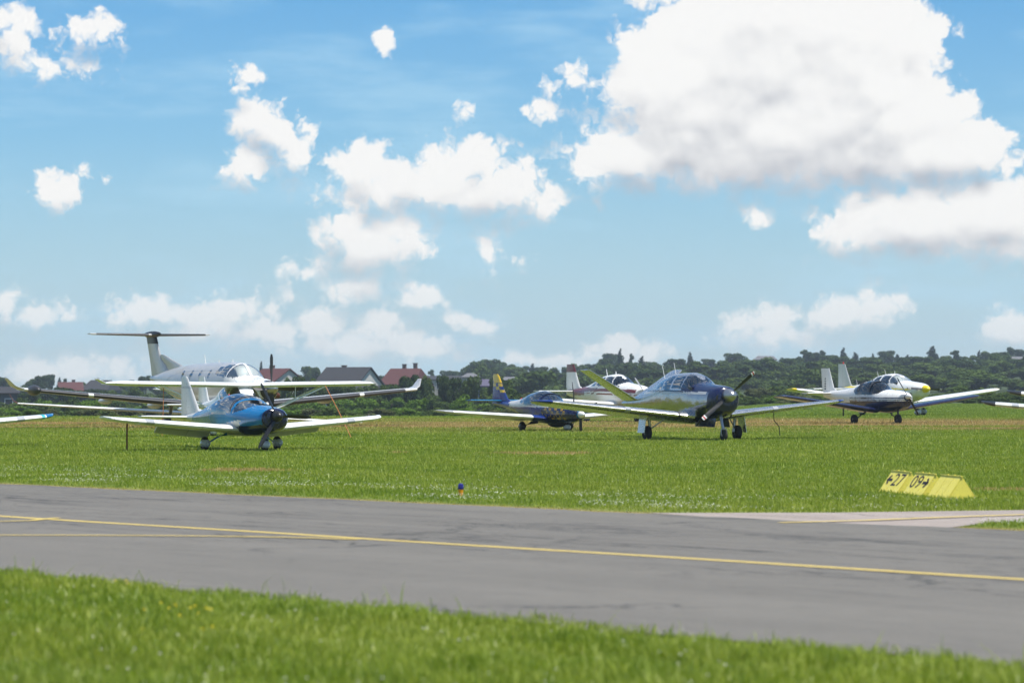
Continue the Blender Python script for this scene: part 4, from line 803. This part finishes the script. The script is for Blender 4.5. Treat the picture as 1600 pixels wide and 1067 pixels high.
for s in (1, -1):
    wing(zo, secs, s, 'navy', 'wing', [('flap', .8, 2.6, 0), ('aileron', 2.7, 4.8, 0)], 'royal', None)
    MB().rings(wing_rings([(.04,-3.35,1.31,.75,.09,0),(1.3,-3.42,1.31,.66,.09,0)], s, 0, .6, 0)).build('tailplane', 'white', zo); MB().rings(wing_rings([(.06,-3.35,1.31,.75,.09,0),(1.3,-3.42,1.31,.66,.09,0)], s, .61, 1, 0)).build('elevator', 'white', zo)
    wheel(zo, -.1, s * 1.12, .20, .085, None, leg=(.0, s * .48, .56), legm='black', lr=.035)
    MB().box((-.75, s * 1.25, .50), (.03, .05, .34)).build('entry_step', 'black', zo, False)
    MB().box((-.2, s * 1.12, .60), (.9, .03, .02)).build('step_bar', 'black', zo, False)
fin(zo, [(1.32,-2.9,1.3,.06),(1.55,-3.35,.95,.08),(2.40,-3.72,.66,.09)], 'white', 'white')
wheel(zo, 1.55, 0, .19, .075, None, leg=(1.5, 0, .62), legm='black', lr=.04, flat=1); propeller(zo, 2.22, 1.18, .95, (125, 305), 'black', 'white', .12, .25, (), .1)
mast(zo, -1.5, 1.6, .3, -.12, .008)
# registration letters on the rudder (too small to read in the photograph: dark vertical marks)
regs = MB()
for k in range(5): regs.box((-4.0, 0, 1.50 + .11 * k), (.07, .115 - .012 * k, .055))
regs.build('registration_marks', 'boot', zo, False)

# --- white four-seater with yellow spinner behind it
pa = plane(1399, 649.2, 25, 'white four-seater with yellow spinner and yellow wing tips standing behind the navy-winged two-seater', scale=1.3)
def p_pa(x, y, z):
    i = np.zeros(x.shape, np.int32); zc = 1.17 - .02 * x; i[(np.abs(z - zc) < .035) & (x < 1.9)] = 1; i[(z < .98) & (z > .90 - .06 * (x - 1)) & (x > .4) & (x < 1.9)] = 2; return i
K = [(2.3,.17,1.28,1.02,2,.5),(2.18,.34,1.36,.84,2.3,.5),(1.9,.43,1.41,.72,2.4,.5),(1.5,.48,1.45,.62,2.3,.5),(.95,.54,1.51,.55,2.3,.5),(.38,.56,1.75,.52,2.1,.5),(-.1,.56,1.81,.52,2.1,.5),(-1,.52,1.74,.55,2.1,.5),(-1.8,.42,1.52,.64,2,.5),(-3,.25,1.33,.8,2,.5),(-4.6,.07,1.22,1.02,2,.5)]
win = [('windscreen', 'glass', [(.92,1.51),(.42,1.74),(.24,1.76),(.32,1.40),(.7,1.38)], 'both', .02), ('cabin_window', 'glass', [(.26,1.38),(.18,1.72),(-.42,1.73),(-.42,1.36)], 'pair', 0), ('cabin_window', 'glass_smoke', [(-.52,1.36),(-.52,1.72),(-1.0,1.66),(-1.1,1.38)], 'pair', 0), ('cabin_window', 'glass_smoke', [(-1.2,1.40),(-1.15,1.60),(-1.5,1.50),(-1.55,1.42)], 'pair', 0)]
fu, _ = fuselage(pa, K, ['white', 'yellow_spinner', 'black'], p_pa, win, 120, 72, shades=('windscreen',)); seats(fu, (.0, -.9), .85, .27, 'seat_grey', .7); MB().box((.7, 0, 1.36), (.3, .95, .12)).build('instrument_panel', 'black', fu)
secs = [(.4,.72,.56,1.6,.15,3),(1.4,.65,.66,1.55,.15,3),(4.85,.50,1.08,1.15,.14,2),(5.12,.40,1.12,.95,.12,2),(5.24,.2,1.145,.55,.1,2)]
for s in (1, -1):
    wing(pa, secs, s, 'white', 'wing', [('flap', .8, 2.6, 0), ('aileron', 2.7, 4.8, 0)], None, ('yellow_spinner', 5.13))
    MB().rings(wing_rings([(.04,-4.05,1.15,.8,.09,0),(1.6,-4.1,1.15,.7,.09,0)], s, 0, .6, 0)).build('tailplane', 'white', pa); MB().rings(wing_rings([(.06,-4.05,1.15,.8,.09,0),(1.6,-4.1,1.15,.7,.09,0)], s, .61, 1, 0)).build('elevator', 'white', pa)
    wheel(pa, -.2, s * 1.55, .17, .07, 'offwhite', leg=(-.15, s * 1.5, .6), lr=.04, flat=1)
fin(pa, [(1.2,-3.35,1.35,.06),(1.36,-3.6,1.08,.08),(2.26,-4.1,.58,.09)], 'offwhite', 'offwhite'); MB().lathe([(-.02, .035), (.04, .03), (.07, .012)], (-4.25, 0, 2.28), 'Z', 10).build('beacon', 'red', pa)
wheel(pa, 1.75, 0, .16, .06, 'offwhite', leg=(1.75, 0, .62)); propeller(pa, 2.3, 1.15, .92, (-2, 178), 'boot', 'yellow_spinner', .16, .34, ((.80, .83, 'white'), (.88, .91, 'white')), .12)
intake(pa, 2.20, ((.27, 1.14), (-.27, 1.14)), .075); MB().lathe([(-.02, .075), (.012, .075)], (2.16, -.02, .88), 'X', 18).build('landing_light', 'grey', pa)
mast(pa, -1.35, 1.66, .26, -.1, .01); mast(pa, -.75, 1.77, .22, -.1, .01); mast(pa, -.05, 1.80, .12, 0, .016)

# --- two airplanes that only reach into the right edge of the picture
r1 = plane(0, 0, -12, 'white wing with black tip reaching in from right edge, lower of the two', D=104, scale=1.25); r1.location.x = 21.75
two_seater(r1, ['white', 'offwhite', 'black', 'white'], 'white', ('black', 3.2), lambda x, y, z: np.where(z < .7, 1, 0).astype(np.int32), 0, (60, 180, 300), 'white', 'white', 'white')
r2 = plane(0, 0, -12, 'white wing tip with black end at right edge, upper and farther of the two', D=136, scale=1.7); r2.location.x = 29.9
for ch in list(r1.children): copy_tree(ch, r2)

# ------------------------------------------------------------------ yellow A-frame taxi signs
def tent_sign(t0, label, text, arrow):
    ang = math.atan2(0.197, 0.98); o = empty('runway_sign', (6.08 - .197 * t0, 38.46 + .98 * t0, 0), ang)      # local +y runs back along the ridge
    tag(o, label, 'sign', 'yellow A-frame runway signs beside the side taxiway')
    Lr, hw_, hh, th = 0.80, 0.205, 0.295, 0.012; sl = math.hypot(hw_, hh); a = math.atan2(hh, hw_)
    for s in (-1, 1):
        for k in range(3):                                                                # three boards per slope
            y0, y1 = k * Lr / 3 + 0.007, (k + 1) * Lr / 3 - 0.007; m_ = Matrix.Rotation(s * a, 3, 'Y')
            MB().box((s * hw_ / 2, (y0 + y1) / 2, hh / 2), (sl, y1 - y0, th), m_).build('board', 'sign_yellow', o, False)
    for y in (0.012, Lr - 0.012):
        MB().add([(-hw_ + .015, y - .008, 0), (hw_ - .015, y - .008, 0), (0, y - .008, hh - .014), (-hw_ + .015, y + .008, 0), (hw_ - .015, y + .008, 0), (0, y + .008, hh - .014)], [(0, 1, 2), (5, 4, 3), (0, 3, 4, 1), (1, 4, 5, 2), (2, 5, 3, 0)]).build('gable_board', 'sign_yellow', o, False)
    b = MB(); b.box((0, Lr / 2, hh + .006), (.03, Lr + .02, .014)); b.build('ridge_strip', 'sign_yellow', o, False)
    for k in (.33, .66): MB().lathe([(0, .012), (.014, .010)], (0, Lr * k, hh + .012), 'Z', 8).build('bolt', 'sign_yellow', o)
    # lettering lies on the left-hand slope: u runs from the far end towards the near end, v up the slope
    nrm = Vector((-hh, 0, hw_)).normalized()
    def onface(u, v): p = Vector((-hw_ + hw_ * v / sl, Lr - u, hh * v / sl)) + nrm * (th / 2 + .003); return tuple(p)
    if text:
        cu = bpy.data.curves.new('digits', 'FONT'); cu.body = text; cu.size = 1.0; cu.resolution_u = 3; tmp = bpy.data.objects.new('digits_src', cu); C.objects.link(tmp)
        dg = bpy.context.evaluated_depsgraph_get(); dg.update(); me = bpy.data.meshes.new_from_object(tmp.evaluated_get(dg)); bpy.data.objects.remove(tmp)
        co = np.zeros(len(me.vertices) * 3); me.vertices.foreach_get('co', co); co = co.reshape(-1, 3); co -= co.min(0); w_, h_ = co[:, 0].max(), co[:, 1].max()
        u0, u1 = (.31, .74) if arrow < 0 else (.06, .47); v0, v1 = .115, .325
        V = [onface(u0 + p[0] / w_ * (u1 - u0), v0 + p[1] / h_ * (v1 - v0)) for p in co]
        mk('digits', V, [tuple(p.vertices) for p in me.polygons], 'sign_black', o, None, False); bpy.data.meshes.remove(me)
        uc, vc, L = (.155, .21, .115) if arrow < 0 else (.635, .21, .115); s = arrow
        ar = MB(); f3 = lambda pts: ar.add([onface(uc + s * p, vc + q) for p, q in pts], [tuple(range(len(pts)))])
        f3([(-L, -.022), (L * .9, -.022), (L * .9, .022), (-L, .022)]); f3([(L, 0), (L * .25, .085), (L * .25 - .05, .065), (L - .07, 0)]); f3([(L, 0), (L - .07, 0), (L * .25 - .05, -.065), (L * .25, -.085)])
        ar.build('arrow', 'sign_black', o, False)
    return o
tent_sign(2.07, 'yellow A-frame sign reading 27 with left arrow, farthest left of the three', '27', -1)
tent_sign(1.03, 'yellow A-frame sign reading 09 with right arrow, middle of the three', '09', 1)
tent_sign(0.0, 'blank yellow A-frame sign without lettering, nearest of the three', '', 0)
# blue and orange taxiway edge marker
ex, ey = gp(720, 776); mk_ = empty('edge_marker', (ex, ey, 0)); mk_.scale = (.85, .85, .95); tag(mk_, 'small blue-topped orange edge marker in grass beside the taxiway', 'marker')
MB().lathe([(0, .026), (.03, .032), (.105, .044), (.11, .044)], (0, 0, 0), 'Z', 18).build('stem', 'marker_orange', mk_)
MB().lathe([(.11, .047), (.12, .050), (.165, .048), (.19, .036), (.20, .012)], (0, 0, 0), 'Z', 18).build('lens_cap', 'lamp_blue', mk_)

# ------------------------------------------------------------------ houses beyond the field
def house(px, D, wpx, ridge_py, eave_py, wall, roof, label, depth=8.0, rot=0.0, ridge='x', hip=0.0, chim=(), base=None, rows=1, cols=4, wm='pane', over=0.4, name='house', gmat=None):
    """pixel column, distance and pixel rows of ridge and eaves give the real size; ridge 'x' = eaves face the camera"""
    s = FPX / D; X = gx(px, D); g = float(H(X, D)); w = wpx / s; zr, ze = CAM_H + (YH - ridge_py) / s - g, CAM_H + (YH - eave_py) / s - g
    ze = max(ze, 1.6); o = empty(name, (X, D, g), R(rot)); tag(o, label, 'house', 'houses beyond the airfield'); hw_, hd = w / 2, depth / 2
    if ridge == 'y': pass
    b = MB(); b.box((0, 0, ze / 2 - .5), (w, depth, ze + 1.0))
    if ridge == 'x' and not hip:
        for sx in (-1, 1): b.add([(sx * hw_, -hd, ze), (sx * hw_, hd, ze), (sx * hw_, 0, zr - .05), (sx * (hw_ - .2), -hd, ze), (sx * (hw_ - .2), hd, ze), (sx * (hw_ - .2), 0, zr - .05)], [(0, 1, 2), (5, 4, 3), (0, 2, 5, 3), (2, 1, 4, 5)])
    if ridge == 'y':
        for sy in (-1, 1): b.add([(-hw_, sy * hd, ze), (hw_, sy * hd, ze), (0, sy * hd, zr - .05), (-hw_, sy * (hd - .2), ze), (hw_, sy * (hd - .2), ze), (0, sy * (hd - .2), zr - .05)], [(0, 1, 2), (5, 4, 3), (0, 2, 5, 3), (2, 1, 4, 5)])
    b.build('wall', gmat or wall, o, False); e = over; k = .18
    if ridge == 'x':
        r_ = hw_ + e - hip * w; A = [(-hw_ - e, -hd - e, ze - .15), (hw_ + e, -hd - e, ze - .15), (hw_ + e, hd + e, ze - .15), (-hw_ - e, hd + e, ze - .15), (-r_, 0, zr), (r_, 0, zr)]
    else:
        r_ = hd + e - hip * depth; A = [(hw_ + e, -hd - e, ze - .15), (hw_ + e, hd + e, ze - .15), (-hw_ - e, hd + e, ze - .15), (-hw_ - e, -hd - e, ze - .15), (0, -r_, zr), (0, r_, zr)]
    B = [(x, y, z + k) for x, y, z in A]
    F = [(0, 1, 5, 4), (1, 2, 5), (2, 3, 4, 5), (3, 0, 4)] if hip else [(0, 1, 5, 4), (2, 3, 4, 5)]
    V = A + B; FF = [tuple(i + 6 for i in f) for f in F] + [f[::-1] for f in F] + [(0, 1, 7, 6), (2, 3, 9, 8)] + ([(1, 2, 8, 7), (3, 0, 6, 9)] if hip else [(1, 5, 11, 7), (5, 2, 8, 11), (3, 4, 10, 9), (4, 0, 6, 10)])
    rf = mk('roof', V, FF, roof, o, None, False)
    for (cx, ch) in chim: MB().box((cx * hw_, .6, zr + ch / 2 - .5), (.7, .7, ch + 1.0)).box((cx * hw_, .6, zr + ch + .06), (.9, .9, .12)).build('chimney', 'wall_brown', rf, False)
    for r0 in range(rows):
        for c0 in range(cols):
            wx = (-.5 + (c0 + .5) / cols) * w * .92; wz = ze - 1.5 - r0 * 2.7
            if wz < .6: continue
            wn = MB().box((wx, -hd - .02, wz), (1.25, .10, 1.45)).build('window', 'frame_white', o, False); MB().box((wx, -hd - .05, wz), (1.0, .10, 1.2)).build('window_pane', wm, wn, False)
    if ridge == 'y': wn = MB().box((0, -hd - .02, ze + (zr - ze) * .28), (1.1, .10, 1.2)).build('window', 'frame_white', o, False); MB().box((0, -hd - .05, ze + (zr - ze) * .28), (.9, .10, 1.0)).build('window_pane', wm, wn, False)
    return o
house(110, 640, 34, 598, 611, 'wall_white', 'roof_red', 'small red-roofed house left of the turboprop, beyond its left-hand wing', 7, 12, chim=((.3, .6),))
house(158, 660, 42, 595, 609, 'wall_grey', 'roof_dark', 'dark-roofed house between the red-roofed one and the T-tail', 8, -14, hip=.15, chim=((-.4, .5),))
house(14, 420, 26, 606, 614, 'wall_grey', 'roof_dark', 'dark grey shed at the left edge behind the glider wing', 7, 10, name='shed', cols=1)
house(432, 560, 52, 577, 597, 'wall_white', 'roof_red', 'red-roofed house with white gable behind the turboprop propeller', 9, -38, chim=((-.5, .7),), cols=3)
house(545, 520, 74, 575, 602, 'wall_white', 'roof_dark', 'large dark-roofed house with white gable above the high wing tip', 10, -26, cols=5, chim=((-.3, .4),))
house(590, 400, 66, 604, 611, 'wall_grey', 'roof_dark', 'low slate-grey barn below the dark-roofed house', 9, 0, name='barn', cols=2)
house(634, 600, 58, 577, 601, 'wall_brown', 'roof_red', 'red-roofed house with two chimneys right of the dark-roofed house', 9, -22, hip=.1, chim=((-.15, 1.0), (.5, 1.2)), cols=4)
house(700, 680, 92, 588, 593, 'wall_cream', 'roof_dark', 'long pale two-storey building with dark roof behind the bushes', 9, 4, rows=2, cols=8)
house(735, 672, 24, 584, 589, 'wall_cream', 'roof_grey', 'pale square tower-like house end beside the long pale building', 7, 4, rows=2, cols=2, hip=.4)
house(762, 470, 46, 594, 603, 'wall_blue', 'roof_purple', 'blue-walled building with violet-grey roof behind the yellow tail fin', 9, -8, cols=3, hip=.12)
house(797, 600, 26, 590, 594, 'wall_grey', 'roof_grey', 'grey flat-roofed house right of the yellow tail fin', 8, 0, rows=2, cols=2, hip=.3)
house(1196, 960, 34, 557, 562, 'wall_white', 'roof_grey', 'white two-storey house among hillside trees above the polished airplane propeller', 8, -6, rows=3, cols=5, hip=.2)
house(1425, 960, 18, 558, 563, 'wall_white', 'roof_grey', 'white house left of the tall conifer on the hillside', 7, 8, rows=2, cols=2)
house(1586, 900, 20, 558, 564, 'wall_white', 'roof_grey', 'white house among trees at the far right edge', 7, 0, rows=2, cols=2)

# ------------------------------------------------------------------ trees
def crown_mesh(name, kind, seed, m, n):
    r = np.random.default_rng(seed)
    if kind == 'round':
        L = []
        for _ in range(13):
            a, z = r.uniform(0, 6.28), r.uniform(.24, .90); rad = .44 * math.sqrt(max(.05, 1 - ((z - .55) / .50) ** 2)) * r.uniform(.3, .85); L.append((rad * math.cos(a), rad * math.sin(a), z, r.uniform(.11, .22)))
        L.append((0, 0, .62, .30))
    elif kind == 'conifer':
        L = [(.02 * r.normal(), .02 * r.normal(), z, .035 + .23 * (1 - z) ** .9) for z in np.linspace(.08, .96, 18)]
    elif kind == 'ragged':
        L = []
        for _ in range(15):
            a, z = r.uniform(0, 6.28), r.uniform(.25, .97); rad = r.uniform(.05, .34) * (1.2 - 1.15 * abs(z - .45) - .25 * z); L.append((rad * math.cos(a), rad * math.sin(a), z * .93, r.uniform(.10, .17)))
        L += [(0, 0, z_, .13) for z_ in (.3, .45, .6, .75, .88)]
    else:
        L = []
        for _ in range(12):
            a, z = r.uniform(0, 6.28), r.uniform(.12, .78); rad = r.uniform(.1, .5); L.append((rad * math.cos(a), rad * math.sin(a), z * (1.1 - rad), r.uniform(.14, .24)))
    L = np.array(L); wt = L[:, 3] ** 2; k = r.choice(len(L), n, p=wt / wt.sum()); d = r.normal(size=(n, 3)); d /= np.linalg.norm(d, axis=1)[:, None]
    sh = (r.uniform(.45, 1.12, n) ** .6)[:, None]; sq = np.array((1, 1, .55 if kind == 'conifer' else .85)); c = L[k, :3] + d * sh * L[k, 3:4] * sq; c[:, 2] = np.maximum(c[:, 2], .03)
    sz = r.uniform(.024, .055, n) * (.75 if kind == 'conifer' else 1); nv = d + r.normal(0, .55, (n, 3)); nv /= np.linalg.norm(nv, axis=1)[:, None]
    t1 = np.cross(nv, r.normal(size=(n, 3))); t1 /= np.linalg.norm(t1, axis=1)[:, None]; t2 = np.cross(nv, t1)
    V = np.stack([c + (t1 * a + t2 * b * .75) * sz[:, None] for a, b in ((-1, 0), (0, -1), (1.1, 0), (0, 1))], 1).reshape(-1, 3); I4 = np.arange(n)[:, None] * 4
    o = soup(name, V, [np.concatenate([I4, I4 + 1, I4 + 2, I4 + 3], 1)], m, None, np.repeat(r.uniform(0, 1, n), 4)); me = o.data; bpy.data.objects.remove(o); return me
def trunk_mesh(seed, kind):
    r = random.Random(seed); b = MB(); top = .9 if kind == 'conifer' else .62
    b.tube([(0, 0, -.05), (.008, 0, .15), (-.01, .01, .4), (0, 0, top)], [.032, .024, .017, .004], 7)
    if kind != 'conifer':
        for k in range(5):
            a, z = r.uniform(0, 6.28), r.uniform(.2, .45); b.tube([(0, 0, z), (.12 * math.cos(a), .12 * math.sin(a), z + .14), (.24 * math.cos(a), .24 * math.sin(a), z + .24)], [.012, .008, .003], 5)
    o = b.build('trunk', 'bark'); me = o.data; bpy.data.objects.remove(o); return me
TV = {}
for kind, mats_, cnt in (('round', ('leaf_dark', 'leaf_mid', 'leaf_mid', 'leaf_bright', 'leaf_olive'), 3000), ('conifer', ('leaf_conifer', 'leaf_conifer'), 2200), ('ragged', ('leaf_dark', 'leaf_mid'), 2600), ('bush', ('leaf_bright', 'leaf_mid', 'leaf_bright', 'leaf_olive'), 2200)):
    for i, mm in enumerate(mats_): TV.setdefault((kind, mm), []).append((crown_mesh('crown', kind, 100 + i * 7 + len(TV), mm, cnt), trunk_mesh(i, kind)))
def tree(px, top_py, D, wpx, kind, mm, label, group, base_py=None, name=None):
    s = FPX / D; X = gx(px, D); g = float(H(X, D)); h = CAM_H + (YH - top_py) / s - g; h = max(h, 1.2); wd = wpx / s
    cm, tm = random.choice(TV[(kind, mm)]); o = empty(name or {'conifer': 'conifer_tree', 'bush': 'bush'}.get(kind, 'tree'), (X, D, g), random.uniform(0, 6.28))
    tag(o, label, 'bush' if kind == 'bush' else 'tree', group)
    for nm, me in (('crown', cm), ('trunk', tm)):
        c = bpy.data.objects.new(nm, me); C.objects.link(c); c.parent = o
    k = {'conifer': .50, 'round': .95, 'ragged': .78, 'bush': 1.25}[kind]; o.scale = (wd / k, wd / k, h); return o
LM = ((100, 'near the left edge'), (210, 'left of the T-tail'), (330, 'behind the turboprop cabin'), (470, 'behind the turboprop propeller'), (600, 'behind the high wing tip'), (700, 'right of the turboprop winglet'), (800, 'behind the yellow tail fin'), (890, 'behind the green-tinted bubble canopy'), (1000, 'behind the maroon-topped fin'), (1100, 'behind the polished airplane cabin'), (1190, 'behind the red-striped propeller'), (1280, 'left of the twin white fins'), (1360, 'behind the twin white fins'), (1460, 'behind the yellow spinner'), (1540, 'right of the yellow spinner'), (9999, 'near the right edge'))
def lm(px): return ', ' + next(t_ for k, t_ in LM if px < k)
GT = 'trees along the wooded hillside'
SKY_TREES = [(2,588,26,'round','leaf_dark'),(48,592,20,'round','leaf_mid'),(62,586,24,'round','leaf_dark'),(76,584,20,'round','leaf_dark'),(93,589,10,'conifer','leaf_conifer'),(102,591,14,'ragged','leaf_dark'),(122,597,20,'round','leaf_mid'),
 (190,599,26,'round','leaf_mid'),(212,593,26,'round','leaf_dark'),(228,586,28,'round','leaf_dark'),(300,590,40,'round','leaf_dark'),(350,592,40,'round','leaf_mid'),(408,564,12,'conifer','leaf_conifer'),(424,568,9,'ragged','leaf_dark'),
 (458,584,44,'round','leaf_olive'),(486,571,34,'round','leaf_dark'),(505,584,22,'round','leaf_mid'),(585,586,36,'round','leaf_dark'),(604,589,26,'round','leaf_mid'),(675,577,16,'ragged','leaf_dark'),(700,578,30,'round','leaf_dark'),(716,579,26,'round','leaf_dark'),
 (742,564,36,'round','leaf_mid'),(762,560,44,'round','leaf_dark'),(782,565,34,'round','leaf_mid'),(800,569,34,'ragged','leaf_mid'),(815,571,28,'round','leaf_dark'),(832,567,16,'conifer','leaf_conifer'),(845,572,26,'round','leaf_dark'),(864,575,28,'round','leaf_mid'),(882,573,26,'ragged','leaf_dark'),
 (905,569,30,'round','leaf_mid'),(928,568,32,'round','leaf_dark'),(945,559,30,'round','leaf_dark'),(958,551,34,'round','leaf_dark'),(969,544,14,'conifer','leaf_conifer'),(986,552,12,'ragged','leaf_dark'),(1003,556,18,'conifer','leaf_conifer'),(1020,565,30,'round','leaf_mid'),
 (1044,570,22,'ragged','leaf_mid'),(1058,560,38,'round','leaf_dark'),(1078,549,14,'conifer','leaf_conifer'),(1090,564,12,'conifer','leaf_conifer'),(1107,560,26,'round','leaf_dark'),(1126,566,22,'ragged','leaf_mid'),(1147,551,40,'round','leaf_dark'),(1168,562,26,'round','leaf_mid'),(1183,559,24,'ragged','leaf_dark'),
 (1222,558,20,'conifer','leaf_conifer'),(1236,559,24,'round','leaf_dark'),(1258,546,20,'ragged','leaf_dark'),(1270,549,26,'round','leaf_dark'),(1284,547,18,'ragged','leaf_dark'),(1292,554,42,'round','leaf_dark'),(1318,543,16,'conifer','leaf_conifer'),(1336,550,18,'conifer','leaf_conifer'),(1352,558,26,'round','leaf_mid'),
 (1364,552,11,'conifer','leaf_conifer'),(1385,547,28,'round','leaf_dark'),(1402,553,18,'conifer','leaf_conifer'),(1418,554,14,'conifer','leaf_conifer'),(1436,558,20,'ragged','leaf_mid'),(1457,540,24,'conifer','leaf_conifer'),(1476,556,26,'round','leaf_mid'),(1494,547,24,'ragged','leaf_dark'),(1512,556,28,'round','leaf_mid'),
 (1530,547,11,'conifer','leaf_conifer'),(1542,550,34,'round','leaf_mid'),(1562,549,30,'round','leaf_dark'),(1578,542,26,'ragged','leaf_dark'),(1598,545,32,'round','leaf_dark'),(1630,550,40,'round','leaf_dark'),(-30,590,40,'round','leaf_dark')]
SPECIAL = {1457: 'tallest pointed dark conifer on the right-hand skyline', 969: 'pointed conifer rising above dark trees left of the polished airplane cabin', 762: 'big dark domed tree just left of the yellow tail fin', 1078: 'thin pointed conifer on the skyline right of the V-tail', 1147: 'large domed dark tree above the polished propeller',
 1318: 'pointed conifer on skyline above the two white tail fins', 408: 'narrow conifer above the red roof behind turboprop windscreen', 486: 'dark round tree between red-roofed and dark-roofed houses', 458: 'pale olive rounded tree beside the white gable behind the turboprop propeller', 832: 'pointed dark treetop on skyline above the bubble canopy', 76: 'dark round-topped tree above the radar pod wing end at left', 1258: 'open-crowned tree on skyline right of the white hillside house'}
for (px, py, w, kind, mm) in SKY_TREES:
    D = random.uniform(880, 1040) if px > 660 else random.uniform(760, 880)
    tree(px, py, D, w * 1.12, kind, mm, SPECIAL.get(px, ('dark conifer on the hillside skyline' if kind == 'conifer' else {'leaf_dark': 'dark broadleaf tree', 'leaf_mid': 'mid-green broadleaf tree'}.get(mm, 'pale tree') + (' with open ragged crown' if kind == 'ragged' else '') + ' on the hillside skyline') + lm(px)), GT)
def skyline(px): return float(np.interp(px, [0, 60, 130, 230, 420, 560, 700, 760, 860, 960, 1040, 1150, 1300, 1450, 1600], [592, 590, 600, 594, 590, 592, 582, 566, 574, 556, 570, 556, 552, 552, 549]))
for px in np.arange(-60, 1680, 17):                                   # second rank, some way in front of the skyline
    if px > 690: tree(px + random.uniform(-6, 6), skyline(px) + random.uniform(4, 18), random.uniform(720, 850), random.uniform(40, 62), random.choice(('round', 'round', 'round', 'ragged')), random.choice(('leaf_dark', 'leaf_mid')), 'broadleaf tree in the middle rank of the wooded hillside' + lm(px), 'trees in the middle rank of the wooded hillside')
    elif random.random() < .6: tree(px + random.uniform(-6, 6), random.uniform(601, 611), random.uniform(700, 780), random.uniform(26, 40), 'round', random.choice(('leaf_dark', 'leaf_mid')), 'broadleaf tree growing between the houses' + lm(px), 'trees between the houses')
for px in np.arange(1000, 1690, 18):                                  # rank that closes the slope between the two
    tree(px + random.uniform(-7, 7), random.uniform(564, 578), random.uniform(670, 710), random.uniform(44, 72), random.choice(('round', 'round', 'ragged')), random.choice(('leaf_mid', 'leaf_dark')), 'broad tree halfway up the right-hand slope' + lm(px), 'trees halfway up the right-hand slope')
for px in np.arange(-60, 1680, 21):                                   # third rank
    if px > 770: tree(px + random.uniform(-8, 8), random.uniform(576, 596), random.uniform(540, 640), random.uniform(54, 88), random.choice(('round', 'round', 'bush')), random.choice(('leaf_mid', 'leaf_mid')), 'rounded tree low on the slope below the wooded hillside' + lm(px), 'trees low on the slope behind the airfield')
    elif px < 260: tree(px + random.uniform(-8, 8), random.uniform(602, 620), random.uniform(480, 560), random.uniform(30, 50), 'round', random.choice(('leaf_dark', 'leaf_mid')), 'dark tree low behind the wings' + lm(px), 'trees low behind the left-hand wings')
for px in np.arange(-60, 1680, 19):                                   # hedge and bushes at the foot
    br = px < 780; tree(px + random.uniform(-9, 9), random.uniform(608, 634) if br else random.uniform(592, 616), random.uniform(320, 400), random.uniform(44, 84), 'bush', random.choice(('leaf_bright', 'leaf_mid')) if br else random.choice(('leaf_mid', 'leaf_mid', 'leaf_olive')), 'leafy bush in the hedge along the far field edge' + lm(px), 'bushes along the far edge of the field')
for px in np.arange(-50, 1660, 31):                                   # low scrub that closes the foot of the hedge
    rt = px > 1060; tree(px + random.uniform(-12, 12), random.uniform(616, 625) if rt else random.uniform(633, 643), random.uniform(305, 318) if rt else random.uniform(255, 290), random.uniform(40, 70), 'bush', random.choice(('leaf_mid', 'leaf_bright', 'leaf_olive')), 'low scrub at the foot of the far hedge' + lm(px), 'low scrub before the far hedge')
for px in np.arange(385, 800, 17):
    tree(px + random.uniform(-6, 6), random.uniform(583, 606), random.uniform(380, 395), random.uniform(24, 44), 'round', random.choice(('leaf_mid', 'leaf_dark', 'leaf_mid')), 'rounded garden tree before the houses' + lm(px), 'garden trees before the houses')
tree(728, 605, 320, 54, 'bush', 'leaf_bright', 'bright green rounded bush left of the blue tailplane', 'bushes along the far edge of the field')
tree(655, 612, 330, 46, 'bush', 'leaf_bright', 'bright green bush below the white turboprop winglet', 'bushes along the far edge of the field')

# ------------------------------------------------------------------ moist air between the field and the hill
m, t, b = mat('haze_air'); t.n.remove(b); pv = t.node('ShaderNodeVolumePrincipled'); pv.inputs['Color'].default_value = (0.78, 0.89, 1, 1); pv.inputs['Density'].default_value = 0.00022; pv.inputs['Anisotropy'].default_value = 0.3
t.l.new(pv.outputs[0], t.n['Material Output'].inputs['Volume'])
hz_ = MB().box((0, 735, 12), (2200, 1580, 36)).build('haze', 'haze_air', None, False); tag(hz_, 'thin pale summer haze over the field', None, None, 'stuff')
